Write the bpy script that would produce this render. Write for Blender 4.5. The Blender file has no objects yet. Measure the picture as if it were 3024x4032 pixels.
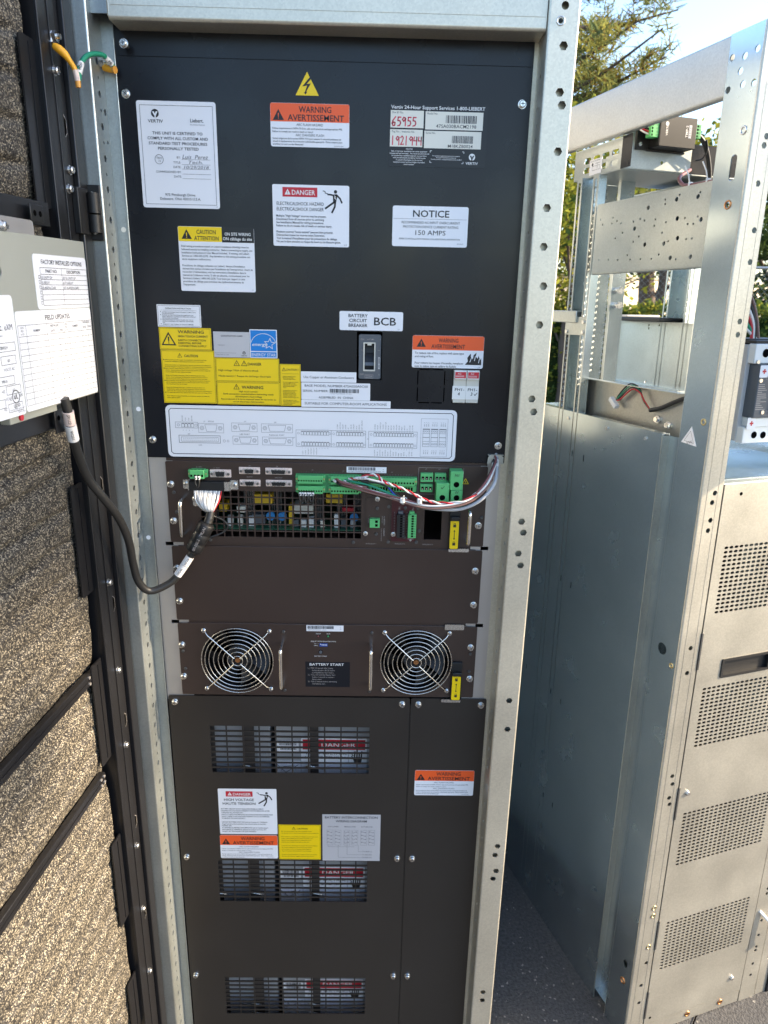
import bpy, bmesh, math, random
from mathutils import Vector, Matrix, noise
from mathutils.geometry import tessellate_polygon

R = math.radians
MM = 0.001
H = 0.930                      # height of the power module's centre above the asphalt (m)
scene = bpy.context.scene
COL = scene.collection

# ------------------------------------------------------------------ camera
CAMP = Vector((0.0671, -1.0336, 0.5818 + H))
def cam_axes(p, y, r):
    Rz = Matrix.Rotation(y, 3, 'Z')
    r0 = Rz @ Vector((1, 0, 0)); f = Rz @ Vector((0, math.cos(p), -math.sin(p))); u0 = Rz @ Vector((0, math.sin(p), math.cos(p)))
    return math.cos(r)*r0 + math.sin(r)*u0, f, -math.sin(r)*r0 + math.cos(r)*u0
cr, cf, cu = cam_axes(R(17.4283), R(-1.0638), R(1.2637))
cd = bpy.data.cameras.new('camera'); cam = bpy.data.objects.new('camera', cd); COL.objects.link(cam)
cam.matrix_world = Matrix(((cr.x, cu.x, -cf.x, CAMP.x), (cr.y, cu.y, -cf.y, CAMP.y), (cr.z, cu.z, -cf.z, CAMP.z), (0, 0, 0, 1)))
cd.sensor_fit = 'VERTICAL'; cd.sensor_height = 36; cd.sensor_width = 27; cd.lens = 2795/4032*36
cd.clip_start = 0.05; cd.clip_end = 400
cd.dof.use_dof = True; cd.dof.focus_distance = 1.08; cd.dof.aperture_fstop = 10.0
scene.camera = cam

# ------------------------------------------------------------------ sky, sun, exposure
SUN_AZ, SUN_EL = R(-4.0), R(27)           # azimuth from +X towards +Y
w = bpy.data.worlds.new('World'); scene.world = w; w.use_nodes = True
nt = w.node_tree; nt.nodes.clear()
sky = nt.nodes.new('ShaderNodeTexSky'); sky.sky_type = 'NISHITA'; sky.sun_disc = False
sky.sun_elevation = SUN_EL; sky.sun_rotation = R(90) - SUN_AZ; sky.dust_density = 1.0; sky.air_density = 1.0; sky.ozone_density = 2.0
bg = nt.nodes.new('ShaderNodeBackground'); bg.inputs['Strength'].default_value = 0.15
out = nt.nodes.new('ShaderNodeOutputWorld')
nt.links.new(sky.outputs[0], bg.inputs[0]); nt.links.new(bg.outputs[0], out.inputs[0])
sl = bpy.data.lights.new('sun', 'SUN'); sl.energy = 4.8; sl.angle = R(0.6); sl.color = (1.0, 0.80, 0.55)
so = bpy.data.objects.new('sun', sl); COL.objects.link(so)
sd = Vector((math.cos(SUN_EL)*math.cos(SUN_AZ), math.cos(SUN_EL)*math.sin(SUN_AZ), math.sin(SUN_EL)))
so.rotation_euler = sd.to_track_quat('Z', 'Y').to_euler(); so.location = (6, 0, 6)
vs = scene.view_settings
vs.view_transform = 'Standard'; vs.look = 'None'; vs.exposure = 1.8; vs.gamma = 1.0; vs.use_curve_mapping = False
scene.cycles.use_denoising = True
scene.cycles.max_bounces = 8; scene.cycles.diffuse_bounces = 4; scene.cycles.glossy_bounces = 4
scene.cycles.sample_clamp_indirect = 6.0

# ------------------------------------------------------------------ materials
MT = {}
def mat(name, col, rough=0.5, metal=0.0, spec=0.5, var=0.0, vscale=40, bump=0.0, bscale=200, rvar=0.0, stretch=None, coat=0.0, trans=0.0):
    m = bpy.data.materials.new(name); m.use_nodes = True; MT[name] = m
    n = m.node_tree.nodes; l = m.node_tree.links; b = n['Principled BSDF']
    b.inputs['Base Color'].default_value = (*col, 1); b.inputs['Roughness'].default_value = rough
    b.inputs['Metallic'].default_value = metal; b.inputs['Specular IOR Level'].default_value = spec
    if coat: b.inputs['Coat Weight'].default_value = coat
    if trans: b.inputs['Transmission Weight'].default_value = trans
    if var or rvar or bump:
        tc = n.new('ShaderNodeTexCoord'); src = tc.outputs['Object']
        if stretch:
            mp = n.new('ShaderNodeMapping'); mp.inputs['Scale'].default_value = stretch; l.new(src, mp.inputs[0]); src = mp.outputs[0]
    if var or rvar:
        t = n.new('ShaderNodeTexNoise'); t.inputs['Scale'].default_value = vscale; t.inputs['Detail'].default_value = 5; l.new(src, t.inputs['Vector'])
        if var:
            mx = n.new('ShaderNodeMix'); mx.data_type = 'RGBA'
            mx.inputs[6].default_value = (*[max(0, c*(1-var)) for c in col], 1); mx.inputs[7].default_value = (*[min(1, c*(1+var)) for c in col], 1)
            l.new(t.outputs[0], mx.inputs[0]); l.new(mx.outputs[2], b.inputs['Base Color'])
        if rvar:
            mr = n.new('ShaderNodeMapRange'); mr.inputs[1].default_value = 0.3; mr.inputs[2].default_value = 0.7
            mr.inputs[3].default_value = max(0.02, rough-rvar); mr.inputs[4].default_value = min(1, rough+rvar)
            l.new(t.outputs[0], mr.inputs[0]); l.new(mr.outputs[0], b.inputs['Roughness'])
    if bump:
        t2 = n.new('ShaderNodeTexNoise'); t2.inputs['Scale'].default_value = bscale; t2.inputs['Detail'].default_value = 3; l.new(src, t2.inputs['Vector'])
        bp = n.new('ShaderNodeBump'); bp.inputs['Strength'].default_value = bump; bp.inputs['Distance'].default_value = 0.001
        l.new(t2.outputs[0], bp.inputs['Height']); l.new(bp.outputs[0], b.inputs['Normal'])
    return m
mat('black_paint', (0.0060, 0.0072, 0.0110), 0.27, 0, 0.36, var=0.3, vscale=7, bump=0.06, bscale=900, rvar=0.10)  # black with the blue of mirrored sky tinted into the base
mat('module_reflection_tint', (0.046, 0.0285, 0.0225), 0.33, 0, 0.5, var=0.12, vscale=9, bump=0.06, bscale=900, rvar=0.05)  # black paint browned: warm reflections put into the colour
mat('cover_reflection_tint', (0.027, 0.0222, 0.0190), 0.33, 0, 0.5, var=0.12, vscale=9, bump=0.06, bscale=900, rvar=0.05)  # same black, with a weaker warm reflection tinted in
mat('door_paint', (0.009, 0.009, 0.0105), 0.32, 0, 0.5, var=0.1, vscale=20, bump=0.08, bscale=1400)
mat('black_plastic', (0.012, 0.012, 0.013), 0.45, 0, 0.45)
mat('black_hole', (0.004, 0.004, 0.004), 0.9, 0, 0.0)
mat('grey_plastic', (0.09, 0.10, 0.115), 0.5)
mat('cream_plastic', (0.62, 0.60, 0.53), 0.45)
mat('white_plastic', (0.78, 0.78, 0.76), 0.4)
mat('chrome', (0.82, 0.80, 0.77), 0.16, 1.0)
mat('nickel', (0.72, 0.71, 0.69), 0.28, 1.0, rvar=0.06, vscale=300)
mat('brass', (0.75, 0.42, 0.2), 0.35, 1.0)
mat('dark_steel', (0.10, 0.10, 0.10), 0.4, 0.6)
mat('grey_box', (0.33, 0.335, 0.29), 0.42, 0, 0.5, var=0.05, vscale=12, bump=0.05, bscale=1500)
mat('label_white', (0.80, 0.80, 0.83), 0.38, 0, 0.5, var=0.03, vscale=14)
mat('label_silver', (0.52, 0.51, 0.53), 0.34, 0.15, 0.5, var=0.03, vscale=20)
mat('label_black', (0.010, 0.011, 0.015), 0.3, 0, 0.36)
mat('label_cream', (0.74, 0.71, 0.62), 0.5)
mat('label_grey', (0.50, 0.50, 0.50), 0.5)
mat('yellow', (0.86, 0.60, 0.0), 0.4, var=0.03, vscale=30)
mat('orange', (0.84, 0.105, 0.018), 0.4, var=0.03, vscale=30)
mat('red', (0.52, 0.012, 0.03), 0.4)
mat('red_ink', (0.62, 0.03, 0.07), 0.5, var=0.3, vscale=200)
mat('blue', (0.0, 0.20, 0.60), 0.4)
mat('dark_blue', (0.02, 0.07, 0.30), 0.4)
mat('ink', (0.012, 0.012, 0.014), 0.5)
mat('ink_grey', (0.04, 0.04, 0.047), 0.5)
mat('ink_pale', (0.12, 0.12, 0.14), 0.5)
mat('ink_brown', (0.06, 0.04, 0.003), 0.5)
mat('ink_white', (0.78, 0.77, 0.76), 0.5)
mat('ink_dimwhite', (0.34, 0.31, 0.30), 0.5)
mat('green_plug', (0.10, 0.44, 0.15), 0.42, var=0.06, vscale=80)
mat('green_dark', (0.05, 0.26, 0.09), 0.5)
mat('pcb_green', (0.02, 0.11, 0.06), 0.4)
mat('pcb_maroon', (0.055, 0.010, 0.014), 0.3)
mat('copper_brown', (0.30, 0.12, 0.05), 0.5)
mat('comp_yellow', (0.72, 0.46, 0.02), 0.45)
mat('comp_blue', (0.02, 0.22, 0.55), 0.4)
mat('cable_black', (0.022, 0.021, 0.020), 0.42, bump=0.1, bscale=500)
mat('wire_white', (0.75, 0.74, 0.72), 0.45)
mat('wire_grey', (0.42, 0.43, 0.45), 0.45)
mat('wire_green', (0.015, 0.25, 0.14), 0.45)
mat('wire_red', (0.50, 0.02, 0.03), 0.45)
mat('wire_maroon', (0.20, 0.07, 0.07), 0.5)
mat('wire_blue', (0.02, 0.06, 0.45), 0.45)
mat('wire_brown', (0.20, 0.11, 0.09), 0.5)
mat('lug_orange', (0.85, 0.40, 0.02), 0.45)
mat('lug_amber', (0.72, 0.32, 0.05), 0.4)
mat('sleeve_white', (0.76, 0.74, 0.72), 0.5, var=0.06, vscale=120)
mat('sleeve_pink', (0.72, 0.58, 0.52), 0.5)
mat('battery_grey', (0.32, 0.325, 0.34), 0.55, var=0.06, vscale=20)
mat('strap', (0.045, 0.038, 0.034), 0.8, bump=0.3, bscale=900)
mat('rail_galv', (0.55, 0.53, 0.52), 0.42, 0.85, var=0.06, vscale=30, rvar=0.05, stretch=(1, 1, 0.15), bump=0.04, bscale=300)
mat('copper', (0.55, 0.27, 0.12), 0.35, 1.0)
mat('zinc_yellow', (0.60, 0.48, 0.25), 0.35, 1.0)

def galv(name, col, rough, blotch=0.10, flake=0.12, scratch=0.25, metal=0.9, wav=0.0, bs=18):
    m = bpy.data.materials.new(name); m.use_nodes = True; MT[name] = m
    n = m.node_tree.nodes; l = m.node_tree.links; b = n['Principled BSDF']
    tc = n.new('ShaderNodeTexCoord')
    v = n.new('ShaderNodeTexVoronoi'); v.inputs['Scale'].default_value = 420; l.new(tc.outputs['Object'], v.inputs['Vector'])
    t = n.new('ShaderNodeTexNoise'); t.inputs['Scale'].default_value = bs; t.inputs['Detail'].default_value = 6; l.new(tc.outputs['Object'], t.inputs['Vector'])
    mp = n.new('ShaderNodeMapping'); mp.inputs['Scale'].default_value = (60, 60, 2.5); l.new(tc.outputs['Object'], mp.inputs[0])
    s = n.new('ShaderNodeTexNoise'); s.inputs['Scale'].default_value = 6; s.inputs['Detail'].default_value = 4; l.new(mp.outputs[0], s.inputs['Vector'])
    sp = n.new('ShaderNodeSeparateColor'); l.new(v.outputs['Color'], sp.inputs[0])
    # brightness factor = 1 + flake*(v-.5) + blotch*(t-.5)
    a = n.new('ShaderNodeMath'); a.operation = 'MULTIPLY_ADD'; a.inputs[1].default_value = flake; a.inputs[2].default_value = 1 - flake/2; l.new(sp.outputs[0], a.inputs[0])
    c = n.new('ShaderNodeMath'); c.operation = 'MULTIPLY_ADD'; c.inputs[1].default_value = blotch*2; l.new(t.outputs[0], c.inputs[0]); 
    d = n.new('ShaderNodeMath'); d.operation = 'SUBTRACT'; d.inputs[1].default_value = blotch; l.new(a.outputs[0], d.inputs[0]); l.new(d.outputs[0], c.inputs[2])
    mx = n.new('ShaderNodeVectorMath'); mx.operation = 'SCALE'; mx.inputs[0].default_value = col; l.new(c.outputs[0], mx.inputs['Scale'])
    l.new(mx.outputs[0], b.inputs['Base Color']); b.inputs['Metallic'].default_value = metal
    rr = n.new('ShaderNodeMath'); rr.operation = 'MULTIPLY_ADD'; rr.inputs[1].default_value = 0.16; rr.inputs[2].default_value = rough - 0.08; l.new(t.outputs[0], rr.inputs[0]); l.new(rr.outputs[0], b.inputs['Roughness'])
    bp = n.new('ShaderNodeBump'); bp.inputs['Strength'].default_value = scratch; bp.inputs['Distance'].default_value = 0.0004
    l.new(s.outputs[0], bp.inputs['Height'])
    if wav:
        t3 = n.new('ShaderNodeTexNoise'); t3.inputs['Scale'].default_value = 3.0; t3.inputs['Detail'].default_value = 1; l.new(tc.outputs['Object'], t3.inputs['Vector'])
        b2 = n.new('ShaderNodeBump'); b2.inputs['Strength'].default_value = wav; b2.inputs['Distance'].default_value = 0.03
        l.new(t3.outputs[0], b2.inputs['Height']); l.new(b2.outputs[0], bp.inputs['Normal'])
    l.new(bp.outputs[0], b.inputs['Normal'])
    return m
galv('galvanised', (0.47, 0.50, 0.49), 0.36)
galv('galvanised_dull', (0.36, 0.39, 0.39), 0.42, metal=0.8)
galv('galvanised_sun_tint', (0.64, 0.60, 0.50), 0.42, metal=0.7, blotch=0.18, bs=10)  # grey zinc tinted cream: warm sunlight put into the colour
galv('galvanised_sheet', (0.50, 0.575, 0.61), 0.25, blotch=0.10, flake=0.06, scratch=0.10, wav=0.6, metal=0.96, bs=12)
galv('galvanised_pale', (0.55, 0.55, 0.52), 0.5, metal=0.45)
galv('galvanised_door', (0.47, 0.455, 0.405), 0.44, blotch=0.26, flake=0.14, metal=0.8, bs=9)

# foam: dark grained acoustic foam, sun glints painted in as scattered pale cells
m = bpy.data.materials.new('foam'); m.use_nodes = True; MT['foam'] = m
n = m.node_tree.nodes; l = m.node_tree.links; b = n['Principled BSDF']
tc = n.new('ShaderNodeTexCoord')
v = n.new('ShaderNodeTexVoronoi'); v.inputs['Scale'].default_value = 820; l.new(tc.outputs['Object'], v.inputs['Vector'])
sc = n.new('ShaderNodeSeparateColor'); l.new(v.outputs['Color'], sc.inputs[0])
t = n.new('ShaderNodeTexNoise'); t.inputs['Scale'].default_value = 300; t.inputs['Detail'].default_value = 3; l.new(tc.outputs['Object'], t.inputs['Vector'])
rp = n.new('ShaderNodeValToRGB'); rp.color_ramp.elements[0].position = 0.30; rp.color_ramp.elements[0].color = (0.012, 0.011, 0.011, 1)
rp.color_ramp.elements[1].position = 0.97; rp.color_ramp.elements[1].color = (0.33, 0.29, 0.22, 1)
e = rp.color_ramp.elements.new(0.70); e.color = (0.055, 0.049, 0.041, 1)
l.new(sc.outputs[0], rp.inputs[0]); l.new(rp.outputs[0], b.inputs['Base Color'])
b.inputs['Roughness'].default_value = 0.55; b.inputs['Specular IOR Level'].default_value = 0.4
bp = n.new('ShaderNodeBump'); bp.inputs['Strength'].default_value = 0.7; bp.inputs['Distance'].default_value = 0.003
l.new(t.outputs[0], bp.inputs['Height']); l.new(bp.outputs[0], b.inputs['Normal'])

# ------------------------------------------------------------------ mesh building
OFF = {}
class MB:
    """collects shapes (millimetres) into one mesh"""
    def __init__(s, M=None): s.v, s.f, s.m, s.s, s.mats, s.M = [], [], [], [], [], M
    def mi(s, name):
        if name not in s.mats: s.mats.append(name)
        return s.mats.index(name)
    def add(s, vs_, fs_, mt, smooth=False):
        o = len(s.v); k = s.mi(mt)
        s.v += [(s.M @ Vector(p) if s.M else Vector(p)) for p in vs_]
        for f in fs_: s.f.append(tuple(i+o for i in f)); s.m.append(k); s.s.append(smooth)
    def box(s, x0, x1, y0, y1, z0, z1, mt, bev=0, seg=2):
        if not bev:
            s.add([(x0,y0,z0),(x1,y0,z0),(x1,y1,z0),(x0,y1,z0),(x0,y0,z1),(x1,y0,z1),(x1,y1,z1),(x0,y1,z1)],
                  [(0,3,2,1),(4,5,6,7),(0,1,5,4),(1,2,6,5),(2,3,7,6),(3,0,4,7)], mt); return
        bm = bmesh.new(); bmesh.ops.create_cube(bm, size=1)
        for v_ in bm.verts: v_.co = Vector(((x0+x1)/2+v_.co.x*(x1-x0), (y0+y1)/2+v_.co.y*(y1-y0), (z0+z1)/2+v_.co.z*(z1-z0)))
        bmesh.ops.bevel(bm, geom=bm.edges[:], offset=bev, segments=seg, affect='EDGES', profile=0.5)
        bm.verts.index_update()
        co = [v_.co.copy() for v_ in bm.verts]; o = len(s.v); s.add(co, [[v_.index for v_ in f.verts] for f in bm.faces], mt, True); k = len(s.s)-len(bm.faces)
        for i, f in enumerate(bm.faces):
            f.normal_update()
            if max(abs(q) for q in f.normal) > 0.999: s.s[k+i] = False
        bm.free()
    def cyl(s, c, ax, r, h, mt, n=16, r2=None, caps=True, smooth=True):
        """cylinder from c along ax (unit letter or vector) for length h"""
        ax = {'x': Vector((1,0,0)), 'y': Vector((0,1,0)), 'z': Vector((0,0,1))}[ax] if isinstance(ax, str) else Vector(ax).normalized()
        u = ax.orthogonal().normalized(); w_ = ax.cross(u); c = Vector(c); r2 = r if r2 is None else r2
        vs_ = []
        for k, rr in ((0, r), (h, r2)):
            for i in range(n):
                a = 2*math.pi*i/n; vs_.append(c + ax*k + (u*math.cos(a)+w_*math.sin(a))*rr)
        s.add(vs_, [(i, (i+1) % n, n+(i+1) % n, n+i) for i in range(n)], mt, smooth)
        if caps: s.add(vs_, [tuple(range(n-1, -1, -1)), tuple(range(n, 2*n))], mt, False)
    def tube(s, pts, r, mt, n=8, caps=True):
        pts = [Vector(p) for p in pts]; N = len(pts); vs_ = []
        t0 = (pts[1]-pts[0]).normalized(); u = t0.orthogonal().normalized()
        for i, p in enumerate(pts):
            t_ = (pts[min(i+1, N-1)]-pts[max(i-1, 0)]).normalized()
            u = (u - t_*u.dot(t_)).normalized(); w_ = t_.cross(u); rr = r[i] if isinstance(r, (list, tuple)) else r
            for k in range(n):
                a = 2*math.pi*k/n; vs_.append(p + (u*math.cos(a)+w_*math.sin(a))*rr)
        fs_ = [(i*n+k, i*n+(k+1) % n, (i+1)*n+(k+1) % n, (i+1)*n+k) for i in range(N-1) for k in range(n)]
        s.add(vs_, fs_, mt, True)
        if caps: s.add(vs_, [tuple(range(n-1, -1, -1)), tuple(range((N-1)*n, N*n))], mt, False)
    def torus(s, c, R_, r, mt, n=48, k=6, a0=0, a1=2*math.pi):
        """ring in the XZ plane"""
        full = abs(a1-a0-2*math.pi) < 1e-6; N = n if full else n+1
        c = Vector(c); vs_ = []
        for i in range(N):
            a = a0+(a1-a0)*i/n; d_ = Vector((math.cos(a), 0, math.sin(a)))
            for j in range(k):
                b_ = 2*math.pi*j/k; vs_.append(c + d_*(R_+r*math.cos(b_)) + Vector((0, r*math.sin(b_), 0)))
        s.add(vs_, [(i*k+j, i*k+(j+1) % k, ((i+1) % N)*k+(j+1) % k, ((i+1) % N)*k+j) for i in range(n) for j in range(k)], mt, True)
    def plate(s, outer, holes, y0, y1, mt, back=True):
        """polygon with holes in the XZ plane, from y0 (front) to y1 (back)"""
        loops = [[Vector((x, z, 0)) for x, z in lp] for lp in [outer]+list(holes)]
        tris = tessellate_polygon(loops); flat = [p for lp in loops for p in lp]; N = len(flat)
        vs_ = [(p.x, y0, p.y) for p in flat] + [(p.x, y1, p.y) for p in flat]
        ff = []
        for t_ in tris:
            a, b_, c = [flat[i] for i in t_]
            t_ = tuple(t_) if (b_-a).cross(c-a).z > 0 else tuple(reversed(t_))
            ff.append(t_)
            if back: ff.append(tuple(i+N for i in reversed(t_)))
        o = 0
        for k, lp in enumerate(loops):
            L = len(lp); area = sum(lp[i].x*lp[(i+1) % L].y-lp[(i+1) % L].x*lp[i].y for i in range(L))
            for i in range(L):
                a, b_ = o+i, o+(i+1) % L
                q = (b_, a, a+N, b_+N)
                ff.append(q if (area > 0) == (k == 0) else tuple(reversed(q)))
            o += L
        s.add(vs_, ff, mt)
    def flat(s, poly, y, mt):
        s.add([(x, y, z) for x, z in poly], [tuple(range(len(poly)))] if sum(poly[i][0]*poly[(i+1) % len(poly)][1]-poly[(i+1) % len(poly)][0]*poly[i][1] for i in range(len(poly))) > 0 else [tuple(range(len(poly)-1, -1, -1))], mt)
    def rect(s, x0, x1, z0, z1, y, mt): s.flat([(x0,z0),(x1,z0),(x1,z1),(x0,z1)], y, mt)
    def ribbon(s, pts, wd, y, mt, closed=False):
        n_ = len(pts)
        for i in range(n_ if closed else n_-1):
            a = Vector((pts[i][0], pts[i][1])); b_ = Vector((pts[(i+1) % n_][0], pts[(i+1) % n_][1])); d_ = b_-a
            if d_.length < 1e-6: continue
            d_.normalize(); e = Vector((-d_.y, d_.x))*wd/2; a = a-d_*wd*0.3; b_ = b_+d_*wd*0.3
            s.flat([tuple(a-e), tuple(b_-e), tuple(b_+e), tuple(a+e)], y, mt)
    def frame(s, x0, x1, z0, z1, wd, y, mt):
        s.rect(x0, x1, z1-wd, z1, y, mt); s.rect(x0, x1, z0, z0+wd, y, mt); s.rect(x0, x0+wd, z0+wd, z1-wd, y, mt); s.rect(x1-wd, x1, z0+wd, z1-wd, y, mt)
    def text(s, st, x, z, h, y, mt, w=0, al='c', b=0.0, sh=0.0, rot=0):
        g, wd = glyphs(st, b); k = h; kx = (w/wd if w else k)
        dx = {'c': -wd*kx/2, 'l': 0, 'r': -wd*kx}[al]; ca, sa = math.cos(R(rot)), math.sin(R(rot))
        vs_ = []
        for (px, pz) in g[0]:
            a, c = px*kx+dx+sh*pz*k, pz*k
            vs_.append((x+a*ca-c*sa, y, z+a*sa+c*ca))
        s.add(vs_, g[1], mt)
    def mesh(s, name):
        me = bpy.data.meshes.new(name)
        me.from_pydata([tuple(p*MM) for p in s.v], [], s.f)
        for q in s.mats: me.materials.append(MT[q])
        me.polygons.foreach_set('material_index', s.m); me.polygons.foreach_set('use_smooth', s.s); me.update()
        return me
    def build(s, name, parent, p=(0, 0, 0)):
        return link(name, s.mesh(name), parent, p)
_font = {}
def glyphs(st, b=0.0):
    b = min(b, 0.012)
    key = (st, b)
    if key in _font: return _font[key]
    cu_ = bpy.data.curves.new('t', 'FONT'); cu_.body = st; cu_.size = 1.0; cu_.resolution_u = 2; cu_.fill_mode = 'FRONT'; cu_.offset = b
    ob = bpy.data.objects.new('t', cu_); me = bpy.data.meshes.new_from_object(ob)
    k = 1/0.729
    pts = [(v_.co.x*k, v_.co.y*k) for v_ in me.vertices]; fs_ = [tuple(p.vertices) for p in me.polygons]
    x0 = min((p[0] for p in pts), default=0); x1 = max((p[0] for p in pts), default=1)
    pts = [(p[0]-x0, p[1]) for p in pts]
    bpy.data.objects.remove(ob); bpy.data.curves.remove(cu_); bpy.data.meshes.remove(me)
    _font[key] = ((pts, fs_), max(x1-x0, 0.01)); return _font[key]
def link(name, data, parent=None, p=(0, 0, 0), rot=None):
    o = bpy.data.objects.new(name, data); COL.objects.link(o); p = Vector(p)
    if parent: o.parent = parent; o.location = p-OFF[parent]
    else: o.location = p
    OFF[o] = p
    if rot: o.rotation_euler = rot
    return o
def thing(name, label, cat, loc=(0, 0, 0), rot=None, group=None, local=False):
    o = bpy.data.objects.new(name, None); COL.objects.link(o); o.location = loc; o.empty_display_size = 0.05
    if rot: o.rotation_euler = rot
    OFF[o] = Vector((0, 0, 0)) if local else Vector(loc)
    o['label'] = label; o['category'] = cat
    if group: o['group'] = group
    return o
def tag(o, label, cat, group=None):
    o['label'] = label; o['category'] = cat
    if group: o['group'] = group
    return o
def W(x, y, z): return Vector((x*MM, y*MM, z*MM+H))        # cabinet millimetres -> world
OZ = Vector((0, 0, H))
def rrect(x0, x1, z0, z1, r, n=4):
    r = min(r, (x1-x0)/2.01, (z1-z0)/2.01); o = []
    for cx, cz, a0 in ((x1-r, z0+r, -90), (x1-r, z1-r, 0), (x0+r, z1-r, 90), (x0+r, z0+r, 180)):
        for i in range(n+1):
            a = R(a0+90*i/n); o.append((cx+r*math.cos(a), cz+r*math.sin(a)))
    return o
def ngon(cx, cz, r, n=6, a0=0, sx=1): return [(cx+sx*r*math.cos(R(a0)+2*math.pi*i/n), cz+r*math.sin(R(a0)+2*math.pi*i/n)) for i in range(n)]
def smooth_path(pts, k=5):
    """Catmull-Rom through pts"""
    P = [Vector(p) for p in pts]; P = [P[0]*2-P[1]]+P+[P[-1]*2-P[-2]]; o = []
    for i in range(1, len(P)-2):
        a, b_, c, d_ = P[i-1], P[i], P[i+1], P[i+2]
        for j in range(k):
            t_ = j/k; o.append(0.5*((2*b_)+(-a+c)*t_+(2*a-5*b_+4*c-d_)*t_*t_+(-a+3*b_-3*c+d_)*t_**3))
    o.append(P[-2]); return o

# shared fastener meshes, heads pointing to -Y, origin on the seat
def screw_mesh(name, r, hx=False, mt='nickel', washer=True):
    b_ = MB()
    z = 0
    if washer:
        b_.cyl((0, 0, 0), (0, -1, 0), r*1.25, r*0.22, mt, 20); b_.cyl((0, -r*0.22, 0), (0, -1, 0), r*1.08, r*0.28, mt, 18); z = r*0.5
    b_.cyl((0, -z, 0), (0, -1, 0), r, r*0.55, mt, 6 if hx else 18, smooth=not hx); b_.cyl((0, -z-r*0.55, 0), (0, -1, 0), r, r*0.22, mt, 6 if hx else 18, r2=r*0.78)
    y = -z-r*0.78
    b_.box(-r*0.55, r*0.55, y-0.03, y+0.5, -r*0.12, r*0.12, 'dark_steel'); b_.box(-r*0.12, r*0.12, y-0.03, y+0.5, -r*0.55, -r*0.12, 'dark_steel'); b_.box(-r*0.12, r*0.12, y-0.03, y+0.5, r*0.12, r*0.55, 'dark_steel')
    return b_.mesh(name)
SCREW = screw_mesh('screw', 4.4)
SCREW_S = screw_mesh('screw', 3.0)
SCREW_D = screw_mesh('screw', 2.6, mt='dark_steel', washer=False)
SCREW_M = screw_mesh('screw', 2.2, washer=False)
rs = random.Random(5)
def screw(parent, x, z, y=0, me=None, tilt=True):
    o = link('screw', me or SCREW, parent, W(x, y, z)); o.rotation_euler = (0, rs.uniform(0, 6.28), 0) if tilt else (0, 0, 0); return o

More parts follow.
